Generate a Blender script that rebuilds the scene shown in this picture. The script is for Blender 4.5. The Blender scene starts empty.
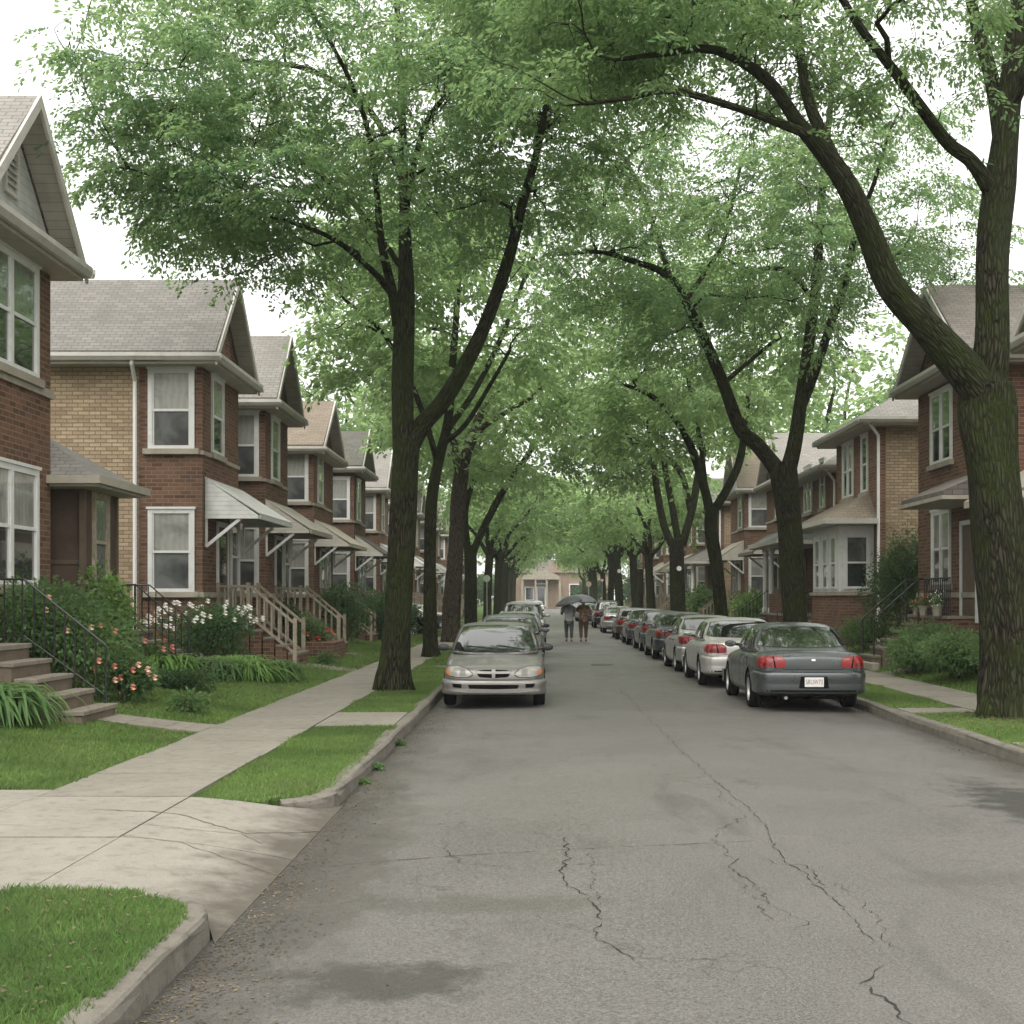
import bpy, bmesh, math, random
import numpy as np
from mathutils import Vector, Matrix
from mathutils.bvhtree import BVHTree
R = math.radians
SC = bpy.context.scene
COL = SC.collection
random.seed(7)
rng = np.random.default_rng(11)
F = 1350.0; CX = 537.0; CY = 598.0; CH = 1.85
def at(px, py, Y):                       # a point seen at pixel px,py at distance Y
    return Vector(((px-CX)*Y/F, Y, CH+(CY-py)*Y/F))
def gp(px, py, z=0.0):                   # the same on the ground plane
    Y = (CH-z)*F/(py-CY); return Vector(((px-CX)*Y/F, Y, z))

# ------------------------------------------------------------------ camera, light
cam = bpy.data.cameras.new('camera'); co = bpy.data.objects.new('camera', cam); COL.objects.link(co)
co.location = (0, 0, CH); co.rotation_euler = (R(90), 0, 0)
cam.sensor_width = 36; cam.lens = F/1024*36; cam.shift_x = -25/1024; cam.shift_y = 86/1024
cam.clip_start = .1; cam.clip_end = 2500; SC.camera = co
w = bpy.data.worlds.new('World'); SC.world = w; w.use_nodes = True
nt = w.node_tree; nt.nodes.clear()
wo = nt.nodes.new('ShaderNodeOutputWorld'); sky = nt.nodes.new('ShaderNodeTexSky')
sky.sky_type = 'NISHITA'; sky.sun_disc = False
SUN_EL, SUN_AZ = 60, 195                 # azimuth measured from +Y clockwise
sky.sun_elevation = R(SUN_EL); sky.sun_rotation = R(SUN_AZ); sky.dust_density = 4; sky.air_density = 1.0
hs = nt.nodes.new('ShaderNodeHueSaturation'); hs.inputs['Saturation'].default_value = .12
b1 = nt.nodes.new('ShaderNodeBackground'); b1.inputs[1].default_value = .05
b2 = nt.nodes.new('ShaderNodeBackground'); b2.inputs[0].default_value = (.99, .985, .955, 1); b2.inputs[1].default_value = .56
ad = nt.nodes.new('ShaderNodeAddShader')
nt.links.new(sky.outputs[0], hs.inputs['Color']); nt.links.new(hs.outputs[0], b1.inputs[0])
nt.links.new(b1.outputs[0], ad.inputs[0]); nt.links.new(b2.outputs[0], ad.inputs[1]); nt.links.new(ad.outputs[0], wo.inputs[0])
sl = bpy.data.lights.new('sun', 'SUN'); sl.energy = 1.35; sl.angle = R(80); sl.color = (1, .96, .885)
so = bpy.data.objects.new('sun', sl); COL.objects.link(so)
so.rotation_euler = (R(90-SUN_EL), 0, R(180-SUN_AZ))
SC.view_settings.view_transform = 'Standard'; SC.view_settings.look = 'None'
SC.view_settings.exposure = 1.27; SC.view_settings.gamma = 1
SC.cycles.max_bounces = 10; SC.cycles.diffuse_bounces = 7; SC.cycles.glossy_bounces = 3; SC.cycles.transmission_bounces = 4; SC.cycles.volume_bounces = 0
SC.cycles.use_denoising = True; SC.cycles.use_adaptive_sampling = True; SC.cycles.adaptive_threshold = .02; SC.cycles.sample_clamp_indirect = 6

# ------------------------------------------------------------------ materials
class NT:
    def __init__(s, name):
        s.m = bpy.data.materials.new(name); s.m.use_nodes = True; s.t = s.m.node_tree; s.t.nodes.clear()
        s.out = s.n('ShaderNodeOutputMaterial')
    def n(s, typ, **kw):
        nd = s.t.nodes.new(typ)
        for k, v in kw.items(): setattr(nd, k, v)
        return nd
    def l(s, a, b): s.t.links.new(a, b)
    def val(s, sock, v):
        if hasattr(v, 'is_output'): s.l(v, sock)
        else: sock.default_value = v
    def pos(s): return s.n('ShaderNodeNewGeometry').outputs['Position']
    def obj(s): return s.n('ShaderNodeTexCoord').outputs['Object']
    def uv(s): return s.n('ShaderNodeTexCoord').outputs['UV']
    def mapv(s, v, sc=(1,1,1), loc=(0,0,0)):
        m = s.n('ShaderNodeMapping'); s.l(v, m.inputs[0]); m.inputs['Scale'].default_value = sc; m.inputs['Location'].default_value = loc
        return m.outputs[0]
    def noise(s, v, scale, detail=4, rough=.55, dist=0):
        n = s.n('ShaderNodeTexNoise'); s.l(v, n.inputs['Vector']); n.inputs['Scale'].default_value = scale
        n.inputs['Detail'].default_value = detail; n.inputs['Roughness'].default_value = rough; n.inputs['Distortion'].default_value = dist
        return n.outputs['Fac']
    def ramp(s, f, a, b, lo=0., hi=1.):
        m = s.n('ShaderNodeMapRange'); s.l(f, m.inputs[0])
        m.inputs[1].default_value = a; m.inputs[2].default_value = b; m.inputs[3].default_value = lo; m.inputs[4].default_value = hi
        return m.outputs[0]
    def mix(s, f, a, b, mode='MIX'):
        m = s.n('ShaderNodeMix', data_type='RGBA', blend_type=mode)
        s.val(m.inputs[0], f); s.val(m.inputs[6], c4(a)); s.val(m.inputs[7], c4(b)); return m.outputs[2]
    def math(s, op, a, b=0.):
        m = s.n('ShaderNodeMath', operation=op); s.val(m.inputs[0], a); s.val(m.inputs[1], b); return m.outputs[0]
    def bump(s, h, strength=.5, dist=.01):
        b = s.n('ShaderNodeBump'); s.l(h, b.inputs['Height']); b.inputs['Strength'].default_value = strength; b.inputs['Distance'].default_value = dist
        return b.outputs[0]
    def prin(s, col, rough=.7, bump=None, **kw):
        p = s.n('ShaderNodeBsdfPrincipled'); s.val(p.inputs['Base Color'], c4(col)); s.val(p.inputs['Roughness'], rough)
        if not hasattr(rough, 'is_output') and rough > .7: p.inputs['Specular IOR Level'].default_value = .12
        for k, v in kw.items(): s.val(p.inputs[k.replace('_', ' ')], v)
        if bump is not None: s.l(bump, p.inputs['Normal'])
        s.l(p.outputs[0], s.out.inputs[0]); return s.m
def c4(c):
    if hasattr(c, 'is_output'): return c
    return (c[0], c[1], c[2], 1.) if len(c) == 3 else c
def sc_(c, k): return tuple(min(1, x*k) for x in c)

def m_paint(name, col, rough=.55, var=.12, scale=3., bump=.15, dirt=None, **kw):
    n = NT(name); p = n.obj()
    f = n.noise(p, scale, 5, .6); g = n.noise(p, scale*14, 3, .6)
    c = n.mix(n.ramp(f, .3, .7), sc_(col, 1-var), sc_(col, 1+var))
    if dirt: c = n.mix(n.ramp(n.noise(p, scale*.9, 6, .7, .6), .5, .72), c, dirt)
    return n.prin(c, rough, n.bump(g, bump, .006), **kw)
def m_brick(name, c1, c2, mortar, bw=.25, rh=.088, soft=.35, stain=(.08,.06,.05), st=.35):
    n = NT(name); uv = n.uv()
    b = n.n('ShaderNodeTexBrick'); n.l(uv, b.inputs['Vector'])
    b.inputs['Color1'].default_value = c4(c1); b.inputs['Color2'].default_value = c4(c2); b.inputs['Mortar'].default_value = c4(mortar)
    b.inputs['Scale'].default_value = 1; b.inputs['Brick Width'].default_value = bw; b.inputs['Row Height'].default_value = rh
    b.inputs['Mortar Size'].default_value = .010; b.inputs['Mortar Smooth'].default_value = .2; b.inputs['Bias'].default_value = -.1
    p = n.pos(); f = n.noise(p, 1.1, 6, .65); g = n.noise(p, 40, 3)
    c = n.mix(n.ramp(f, .42, .75, 0, st), b.outputs['Color'], stain)
    c = n.mix(n.ramp(g, .3, .8, 0, soft), c, sc_(c2, .55))
    h = n.math('SUBTRACT', n.math('MULTIPLY', g, .35), b.outputs['Fac'])
    return n.prin(c, .88, n.bump(h, .7, .008))
def m_shingle(name, c1, c2, moss=None):
    n = NT(name); uv = n.uv(); b = n.n('ShaderNodeTexBrick'); n.l(uv, b.inputs['Vector'])
    b.inputs['Color1'].default_value = c4(c1); b.inputs['Color2'].default_value = c4(c2); b.inputs['Mortar'].default_value = c4(sc_(c1, .45))
    b.inputs['Scale'].default_value = 1; b.inputs['Brick Width'].default_value = .24; b.inputs['Row Height'].default_value = .115
    b.inputs['Mortar Size'].default_value = .010; b.inputs['Mortar Smooth'].default_value = .6
    p = n.pos(); f = n.noise(p, .9, 6, .7); g = n.noise(p, 60, 3)
    c = n.mix(n.ramp(f, .4, .7, 0, .5), b.outputs['Color'], sc_(c1, .6) if not moss else moss)
    c = n.mix(n.ramp(g, .35, .7, 0, .3), c, sc_(c2, 1.3))
    return n.prin(c, .9, n.bump(n.math('SUBTRACT', n.math('MULTIPLY', g, .4), b.outputs['Fac']), .5, .012))
def m_siding(name, col, h=.12):
    n = NT(name); uv = n.uv()
    sx = n.n('ShaderNodeSeparateXYZ'); n.l(uv, sx.inputs[0])
    f = n.math('FRACT', n.math('MULTIPLY', sx.outputs[1], 1/h))
    g = n.noise(n.obj(), 4, 5)
    c = n.mix(n.ramp(g, .4, .75, 0, .6), col, sc_(col, .62))
    c = n.mix(n.ramp(f, .0, .1, .75, 0), c, sc_(col, .25))
    return n.prin(c, .6, n.bump(f, .6, .015))
def m_glass(name, base, rough=.06, var=.5, ior=1.55):
    n = NT(name); p = n.obj(); f = n.noise(p, 1.6, 4, .6, .8)
    c = n.mix(n.ramp(f, .35, .7), sc_(base, 1-var), sc_(base, 1+var))
    return n.prin(c, rough, None, IOR=ior, Coat_Weight=.4, Coat_Roughness=.03)
def m_blind(name, base):                 # glass with a pale blind or curtain close behind it
    n = NT(name); p = n.obj(); wv = n.n('ShaderNodeTexWave'); wv.bands_direction = 'X'
    n.l(n.uv(), wv.inputs['Vector']); wv.inputs['Scale'].default_value = 2.2; wv.inputs['Distortion'].default_value = 5; wv.inputs['Detail'].default_value = 2
    c = n.mix(n.ramp(wv.outputs['Fac'], 0, 1, 0, .22), base, sc_(base, .45))
    c = n.mix(n.ramp(n.noise(p, 1.3, 5, .6, 1.2), .42, .7, 0, .6), c, (.05,.065,.05))
    return n.prin(c, .06, None, IOR=1.8, Coat_Weight=.6, Coat_Roughness=.03)
def m_bark(name, c1, c2, moss, mossamt=.6):
    n = NT(name); p = n.n('ShaderNodeAttribute', attribute_name='bk').outputs['Vector']
    q = n.mapv(p, (1,1,.2))
    v = n.n('ShaderNodeTexVoronoi'); v.feature = 'DISTANCE_TO_EDGE'
    dn = n.n('ShaderNodeTexNoise'); n.l(q, dn.inputs['Vector']); dn.inputs['Scale'].default_value = 9
    dd = n.mix(.09, q, dn.outputs['Color'], 'ADD'); n.l(dd, v.inputs['Vector']); v.inputs['Scale'].default_value = 19
    e = n.ramp(v.outputs['Distance'], 0, .28)
    f = n.noise(q, 34, 6, .75)
    h = n.math('ADD', n.math('MULTIPLY', e, .8), n.math('MULTIPLY', f, .9))
    c = n.mix(n.ramp(h, .45, 1.15), c2, c1)
    mo = n.math('MULTIPLY', n.ramp(n.noise(p, 1.4, 5, .65), .38, .62), n.ramp(n.noise(p, 14, 4, .6), .3, .6, .3, 1.))
    c = n.mix(n.math('MULTIPLY', mo, mossamt), c, moss)
    return n.prin(c, .93, n.bump(h, 1., .045))
def m_leaf(name, a, b, c_, trans=.5):
    n = NT(name)
    g = n.n('ShaderNodeNewGeometry')
    f = n.noise(g.outputs['Position'], .8, 3, .6)
    col = n.mix(g.outputs['Random Per Island'], a, b)
    col = n.mix(n.ramp(f, .42, .68, 0, .8), col, c_)
    col = n.mix(n.ramp(n.noise(g.outputs['Position'], .55, 4, .65, .5), .44, .64, 0, .72), col, sc_(a, .42))
    p = n.n('ShaderNodeBsdfPrincipled'); n.l(col, p.inputs['Base Color']); p.inputs['Roughness'].default_value = .55; p.inputs['Specular IOR Level'].default_value = .22
    t = n.n('ShaderNodeBsdfTranslucent'); tc = n.mix(.75, col, (.40,.56,.22), 'MIX'); n.l(tc, t.inputs[0])
    m = n.n('ShaderNodeMixShader'); m.inputs[0].default_value = trans
    n.l(p.outputs[0], m.inputs[1]); n.l(t.outputs[0], m.inputs[2]); n.l(m.outputs[0], n.out.inputs[0])
    return n.m
def m_plain(name, col, rough=.5, **kw):
    n = NT(name); f = n.noise(n.obj(), 25, 3); return n.prin(n.mix(n.ramp(f, .3, .7), sc_(col, .92), sc_(col, 1.08)), rough, **kw)
def m_carpaint(name, col, metal=.55, rough=.28):
    n = NT(name); p = n.obj()
    f = n.noise(p, 900, 2); d = n.noise(p, 5, 5, .7)
    c = n.mix(n.ramp(f, .3, .7, 0, .35), col, sc_(col, 1.5))
    drops = n.n('ShaderNodeTexVoronoi'); n.l(p, drops.inputs['Vector']); drops.inputs['Scale'].default_value = 90
    h = n.ramp(drops.outputs['Distance'], .0, .35, 1, 0)
    rr = n.ramp(d, .3, .75, rough*.9, rough*1.9)
    return n.prin(c, rr, n.bump(h, .12, .002), Metallic=metal, Coat_Weight=.5, Coat_Roughness=.1)

M = {}
M['brick_brown'] = m_brick('brown face brick', (.195,.102,.062), (.085,.045,.029), (.20,.165,.13))
M['brick_red'] = m_brick('red brick', (.225,.118,.074), (.115,.060,.040), (.23,.19,.15))
M['brick_rust'] = m_brick('rust brick', (.205,.112,.070), (.10,.056,.037), (.21,.175,.14))
M['brick_tan'] = m_brick('tan common brick', (.46,.36,.235), (.29,.21,.135), (.17,.135,.095), soft=.5, stain=(.14,.10,.075), st=.4)
M['brick_tan_dark'] = m_brick('weathered tan brick', (.36,.27,.18), (.22,.155,.10), (.15,.115,.08), soft=.5, stain=(.1,.07,.05), st=.5)
M['roof_grey'] = m_shingle('grey shingles', (.15,.142,.13), (.20,.19,.172))
M['roof_pale'] = m_shingle('pale grey shingles', (.20,.19,.172), (.255,.24,.218))
M['roof_tan'] = m_shingle('tan shingles', (.175,.145,.112), (.22,.185,.145))
M['roof_dark'] = m_shingle('dark mossy shingles', (.085,.082,.075), (.135,.13,.115), (.08,.09,.05))
M['roof_brown'] = m_shingle('brown shingles', (.125,.112,.10), (.175,.158,.142))
M['roof_slate'] = m_shingle('slate green shingles', (.12,.145,.14), (.17,.195,.185))
M['trim'] = m_paint('weathered white trim', (.46,.44,.40), .5, .1, 2.5, dirt=(.36,.34,.29))
M['trim_cream'] = m_paint('cream trim', (.36,.325,.265), .6, .12, 2.5, dirt=(.28,.25,.19))
M['window_white'] = m_paint('white window paint', (.60,.60,.58), .4, .06, 4, dirt=(.5,.49,.45))
M['soffit'] = m_siding('soffit boards', (.36,.335,.28), .16)
M['siding'] = m_siding('grey siding', (.46,.46,.43), .13)
M['awning'] = m_siding('white metal awning', (.55,.55,.52), .1)
M['awning_old'] = m_siding('weathered awning', (.48,.45,.39), .1)
M['stone'] = m_paint('limestone', (.30,.27,.22), .85, .15, 3, .5, dirt=(.22,.19,.14))
M['brown_wall'] = m_paint('brown stucco', (.085,.062,.046), .85, .2, 2, .5)
M['iron'] = m_plain('black iron', (.012,.012,.012), .45)
M['wood_rail'] = m_paint('weathered wood rail', (.33,.28,.215), .8, .2, 5, .5, dirt=(.16,.13,.09))
M['wood_dark'] = m_paint('dark wood', (.10,.07,.045), .6, .25, 4, .4)
M['pane_dark'] = m_glass('dark window glass', (.030,.036,.034), .03, .5, 1.9)
M['pane_grey'] = m_glass('grey screened glass', (.10,.105,.10), .25)
M['pane_blind'] = m_blind('curtained glass', (.34,.34,.31))
M['pane_green'] = m_blind('painted reflection glass', (.17,.21,.16))  # greenish tree reflection painted into the pane colour
M['downspout'] = m_paint('white downspout', (.70,.70,.68), .4, .05)
M['bark'] = m_bark('bark', (.056,.051,.033), (.004,.004,.0025), (.032,.045,.011), 1.0)
M['bark_grey'] = m_bark('grey bark', (.115,.094,.068), (.016,.013,.009), (.05,.056,.02), .45)
M['leaf'] = m_leaf('leaf', (.072,.152,.060), (.130,.225,.098), (.095,.190,.095))
M['leaf_far_lit'] = m_leaf('lit far leaf', (.165,.255,.110), (.235,.325,.155), (.20,.295,.155), .62)  # distant foliage paled in colour to stand in for skylight through the canopy
M['leaf_deep'] = m_leaf('deep green leaf', (.050,.115,.040), (.100,.185,.066), (.070,.150,.060), .45)
M['leaf_shrub'] = m_leaf('shrub leaf', (.050,.11,.035), (.105,.18,.06), (.07,.135,.05), .3)
M['leaf_dark'] = m_leaf('dark shrub leaf', (.022,.062,.02), (.045,.10,.03), (.03,.075,.028), .2)
M['leaf_lime'] = m_leaf('lime shrub leaf', (.10,.20,.04), (.17,.29,.07), (.12,.24,.05), .3)
M['grass'] = m_leaf('grass blade', (.105,.190,.040), (.175,.265,.070), (.16,.21,.07), .35)
M['grass_near'] = m_leaf('deep grass blade', (.075,.165,.034), (.13,.225,.055), (.12,.17,.05), .35)
M['flower_white'] = m_plain('white petals', (.75,.72,.66), .6)
M['flower_pink'] = m_plain('coral petals', (.72,.28,.21), .6)
M['flower_red'] = m_plain('red petals', (.50,.05,.04), .6)
M['flower_peach'] = m_plain('peach petals', (.72,.45,.33), .6)
M['litter'] = m_leaf('dead leaf', (.085,.062,.040), (.19,.145,.09), (.13,.095,.06), .1)

# ------------------------------------------------------------------ mesh builder
class MB:
    def __init__(s, side=1, at=False): s.v = []; s.f = []; s.side = side; s.at = [] if at else None
    def add(s, vs, fs):
        k = len(s.v); s.v += [tuple(p) for p in vs]; s.f += [tuple(i+k for i in f) for f in fs]; return s
    def box(s, x0, x1, y0, y1, z0, z1):
        if x1 < x0: x0, x1 = x1, x0
        if y1 < y0: y0, y1 = y1, y0
        return s.add([(x0,y0,z0),(x1,y0,z0),(x1,y1,z0),(x0,y1,z0),(x0,y0,z1),(x1,y0,z1),(x1,y1,z1),(x0,y1,z1)],
              [(3,2,1,0),(4,5,6,7),(0,1,5,4),(1,2,6,5),(2,3,7,6),(3,0,4,7)])
    def hexa(s, b, t):                   # any box: four bottom points, four top points, both counterclockwise from above
        return s.add(list(b)+list(t), [(3,2,1,0),(4,5,6,7),(0,1,5,4),(1,2,6,5),(2,3,7,6),(3,0,4,7)])
    def prism(s, poly, ax, a0, a1):      # poly in the two other axes
        n = len(poly)
        def P(u, v, a): return {'x': (a,u,v), 'y': (u,a,v), 'z': (u,v,a)}[ax]
        vs = [P(u,v,a0) for u,v in poly]+[P(u,v,a1) for u,v in poly]
        return s.add(vs, [tuple(range(n))[::-1], tuple(range(n,2*n))]+[(i,(i+1)%n,n+(i+1)%n,n+i) for i in range(n)])
    def bar(s, p, q, w, h=None):
        p = Vector(p); q = Vector(q); d = (q-p).normalized(); h = h or w
        up = Vector((0,0,1)) if abs(d.z) < .95 else Vector((1,0,0))
        sx = d.cross(up).normalized()*w/2; sz = sx.cross(d).normalized()*h/2
        return s.add([p-sx-sz,p+sx-sz,p+sx+sz,p-sx+sz,q-sx-sz,q+sx-sz,q+sx+sz,q-sx+sz],
              [(0,1,2,3),(7,6,5,4),(1,0,4,5),(2,1,5,6),(3,2,6,7),(0,3,7,4)])
    def tube(s, pts, rad, n=8, cap=True, wob=0, seed=0):
        pts = [Vector(p) for p in pts]; m = len(pts); vs = []; rr = random.Random(seed)
        ref = Vector((0.3,.1,1)).normalized()
        d0 = (pts[1]-pts[0]).normalized()
        if abs(d0.dot(ref)) > .95: ref = Vector((1,0,0))
        u = d0.cross(ref).normalized()
        ph = [rr.uniform(0,6.28) for _ in range(3)]; ln = rr.uniform(0,20); r00 = (rad[0] if hasattr(rad, '__len__') else rad)
        for i, p in enumerate(pts):
            d = (pts[min(i+1,m-1)]-pts[max(i-1,0)]).normalized()
            u = (u-d*u.dot(d)).normalized(); v = d.cross(u)
            r = rad[i] if hasattr(rad, '__len__') else rad
            if i: ln += (p-pts[i-1]).length
            for k in range(n):
                a = 2*math.pi*k/n
                if s.at is not None: s.at.append((math.cos(a)*r00, math.sin(a)*r00, ln))
                q = 1+wob*(math.sin(3*a+ph[0]+i*.25)*.6+math.sin(5*a+ph[1]-i*.4)*.35+math.sin(2*a+ph[2]+i*.6)*.5)
                vs.append(p+(u*math.cos(a)+v*math.sin(a))*r*q)
        fs = [(i*n+k, i*n+(k+1)%n, (i+1)*n+(k+1)%n, (i+1)*n+k) for i in range(m-1) for k in range(n)]
        if cap: fs += [tuple(range(n))[::-1], tuple((m-1)*n+k for k in range(n))]
        return s.add(vs, fs)
    def lathe(s, prof, n, origin=(0,0,0), axis='z'):   # prof: (r, h)
        o = Vector(origin); vs = []
        for r, h in prof:
            for k in range(n):
                a = 2*math.pi*k/n; c, q = r*math.cos(a), r*math.sin(a)
                vs.append(o+Vector({'z': (c,q,h), 'x': (h,c,q), 'y': (q,h,c)}[axis]))
        m = len(prof)
        fs = [(i*n+k, i*n+(k+1)%n, (i+1)*n+(k+1)%n, (i+1)*n+k) for i in range(m-1) for k in range(n)]
        fs += [tuple(range(n))[::-1], tuple((m-1)*n+k for k in range(n))]
        return s.add(vs, fs)
    def build(s, name, mat, parent=None, smooth=False, bevel=0):
        vs = [(x*s.side, y, z) for x, y, z in s.v]; fs = s.f if s.side > 0 else [f[::-1] for f in s.f]
        me = bpy.data.meshes.new(name); me.from_pydata(vs, [], fs); me.materials.append(M[mat] if isinstance(mat, str) else mat)
        if bevel:
            bm = bmesh.new(); bm.from_mesh(me)
            bmesh.ops.bevel(bm, geom=bm.edges[:], offset=bevel, segments=1, affect='EDGES'); bm.to_mesh(me); bm.free()
        uv_box(me)
        if s.at:
            at_ = me.attributes.new('bk', 'FLOAT_VECTOR', 'POINT'); at_.data.foreach_set('vector', np.array(s.at, np.float32).ravel())
        if smooth: me.polygons.foreach_set('use_smooth', [True]*len(me.polygons))
        o = bpy.data.objects.new(name, me); COL.objects.link(o)
        if parent: o.parent = parent
        return o
def uv_box(me):
    uvl = me.uv_layers.new(name='UVMap').data
    for p in me.polygons:
        n = p.normal
        if abs(n.z) > .97: U = Vector((1,0,0)); V = Vector((0,1,0))
        else:
            U = Vector((-n.y, n.x, 0)).normalized(); V = n.cross(U)
            if V.z < 0: V = -V
        for li in p.loop_indices:
            c = me.vertices[me.loops[li].vertex_index].co; uvl[li].uv = (c.dot(U), c.dot(V))
def npmesh(name, V, Fa, mat, parent=None, smooth=False):   # V (n,3), Fa (m,k) arrays
    me = bpy.data.meshes.new(name); V = np.ascontiguousarray(V, np.float32); Fa = np.ascontiguousarray(Fa, np.int32)
    m, k = Fa.shape
    me.vertices.add(len(V)); me.vertices.foreach_set('co', V.ravel())
    me.loops.add(m*k); me.loops.foreach_set('vertex_index', Fa.ravel())
    me.polygons.add(m); me.polygons.foreach_set('loop_start', np.arange(0, m*k, k, dtype=np.int32))
    if smooth: me.polygons.foreach_set('use_smooth', np.ones(m, bool))
    me.update(calc_edges=True); me.materials.append(M[mat] if isinstance(mat, str) else mat)
    o = bpy.data.objects.new(name, me); COL.objects.link(o)
    if parent: o.parent = parent
    return o
def empty(name, loc, rz=0):
    o = bpy.data.objects.new(name, None); COL.objects.link(o); o.location = loc; o.rotation_euler = (0,0,rz); o.empty_display_size = .3
    return o
def tag(o, label=None, cat=None, group=None, kind=None):
    if label: o['label'] = label
    if cat: o['category'] = cat
    if group: o['group'] = group
    if kind: o['kind'] = kind
    return o
def copy_tree(o, parent=None):
    c = o.copy(); COL.objects.link(c); c.parent = parent
    for ch in o.children: copy_tree(ch, c)
    return c
def apply_mods(o):
    dg = bpy.context.evaluated_depsgraph_get(); e = o.evaluated_get(dg)
    me = bpy.data.meshes.new_from_object(e); o.modifiers.clear(); o.data = me; return o
# ------------------------------------------------------------------ ground
CL, CR = -1.78, 5.42                     # kerb faces
def m_asphalt():
    n = NT('asphalt'); p = n.pos()
    f = n.noise(p, 70, 5, .8); g = n.noise(p, .55, 6, .6, .4); k = n.noise(p, 3.2, 6, .65)
    v = n.n('ShaderNodeTexVoronoi'); n.l(p, v.inputs['Vector']); v.inputs['Scale'].default_value = 85
    c = n.mix(n.ramp(g, .35, .68), (.046,.042,.036), (.070,.065,.056))
    c = n.mix(n.ramp(k, .45, .75, 0, .35), c, (.060,.056,.048))
    f2 = n.noise(p, 34, 4, .75); c = n.mix(n.ramp(f2, .46, .62, 0, .5), c, (.15,.14,.125)); c = n.mix(n.ramp(f, .42, .62, 0, .8), c, (.175,.166,.151))
    c = n.mix(n.ramp(v.outputs['Distance'], .0, .30, .95, 0), c, (.022,.020,.017))
    w_ = n.n('ShaderNodeTexVoronoi'); w_.feature = 'DISTANCE_TO_EDGE'; nz = n.n('ShaderNodeTexNoise'); n.l(p, nz.inputs['Vector']); nz.inputs['Scale'].default_value = 3.5; nz.inputs['Detail'].default_value = 6
    n.l(n.mix(.28, p, nz.outputs['Color'], 'ADD'), w_.inputs['Vector']); w_.inputs['Scale'].default_value = 2.1
    net = n.math('MULTIPLY', n.ramp(w_.outputs['Distance'], .002, .016, 1, 0), n.ramp(n.noise(p, .42, 4, .6), .52, .62))
    c = n.mix(n.math('MULTIPLY', net, .8), c, (.028,.026,.022))
    grit = n.ramp(n.noise(p, 26, 3, .6), .55, .75, 0, .45); c = n.mix(grit, c, (.045,.041,.035))
    wet = n.math('MULTIPLY', n.ramp(n.noise(n.mapv(p, (1,.25,1)), 1.1, 5, .65, .4), .56, .66), .55); c = n.mix(n.math('MULTIPLY', wet, 1.0), c, (.052,.048,.041))
    def spot(c, x, y, rx, ry, col, amt):
        q = n.mapv(p, (1/rx, 1/ry, 0), (-x/rx, -y/ry, 0))
        ln = n.n('ShaderNodeVectorMath', operation='LENGTH'); n.l(q, ln.inputs[0])
        d = n.math('ADD', ln.outputs['Value'], n.math('MULTIPLY', n.math('SUBTRACT', n.noise(p, 3.5, 6, .7), .5), 2.6))
        return n.mix(n.ramp(d, .55, 1.15, amt, 0), c, col)
    c = spot(c, -.75, 6.5, .55, .35, (.026,.023,.017), .75)
    c = spot(c, -.35, 8.1, 1.0, .25, (.05,.047,.035), .45)
    c = spot(c, 4.45, 12.0, .6, 1.5, (.02,.02,.016), .85)
    c = spot(c, -1.35, 9.4, .4, 4.0, (.055,.049,.038), .6)
    c = spot(c, 3.3, 8.8, .9, .3, (.06,.056,.046), .4)
    sx = n.n('ShaderNodeSeparateXYZ'); n.l(p, sx.inputs[0])
    edge = n.math('ABSOLUTE', n.math('SUBTRACT', sx.outputs[0], (CL+CR)/2))
    e = n.math('ADD', edge, n.math('MULTIPLY', n.math('SUBTRACT', n.noise(p, 1.3, 6, .7), .5), 1.1))
    c = n.mix(n.ramp(e, 2.95, 3.6, 0, .85), c, (.030,.027,.022))
    rg = n.ramp(g, .3, .7, .45, .65)
    return n.prin(c, rg, n.bump(n.math('SUBTRACT', f, n.math('MULTIPLY', v.outputs['Distance'], .6)), .5, .006), Specular_IOR_Level=.5)
def m_concrete(name, a, b, dirt, amt=.5):
    n = NT(name); p = n.pos(); f = n.noise(p, 1.3, 6, .65, .5); g = n.noise(p, 130, 3, .7); k = n.noise(p, 7, 5, .7)
    c = n.mix(n.ramp(f, .35, .7), a, b); c = n.mix(n.ramp(k, .5, .78, 0, amt), c, dirt)
    c = n.mix(n.ramp(g, .38, .62, 0, .6), c, sc_(a, .55))
    if 'drive' in name:                  # silt and damp where the apron meets the gutter
        sx = n.n('ShaderNodeSeparateXYZ'); n.l(p, sx.inputs[0])
        e = n.math('ADD', sx.outputs[0], n.math('MULTIPLY', n.math('SUBTRACT', n.noise(p, 2.4, 6, .7), .5), 1.3))
        c = n.mix(n.ramp(e, -2.35, -1.78, 0, .85), c, (.062,.055,.044))
    return n.prin(c, .85, n.bump(g, .4, .004))
M['asphalt'] = m_asphalt()
M['concrete'] = m_concrete('concrete walk', (.205,.190,.156), (.265,.247,.207), (.085,.068,.050), .75)
M['driveway'] = m_concrete('driveway concrete', (.245,.228,.192), (.305,.286,.245), (.095,.078,.058), .75)
M['kerb'] = m_concrete('kerb concrete', (.15,.138,.115), (.205,.189,.16), (.045,.038,.028), .9)
M['step'] = m_concrete('step concrete', (.20,.175,.14), (.265,.235,.19), (.09,.075,.055), .7)
M['step_face'] = m_concrete('rough step face', (.15,.12,.09), (.20,.16,.12), (.075,.058,.04), .8)
def m_soil():
    n = NT('turf soil'); p = n.pos(); f = n.noise(p, 2.2, 6, .7); g = n.noise(p, 60, 4, .7)
    c = n.mix(n.ramp(g, .35, .7), (.045,.075,.02), (.085,.135,.035)); c = n.mix(n.ramp(f, .58, .75), c, (.14,.11,.065))
    return n.prin(c, .95, n.bump(g, .8, .03))
M['soil'] = m_soil()
M['crack'] = m_plain('crack filler', (.034,.031,.027), .9)

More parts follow.
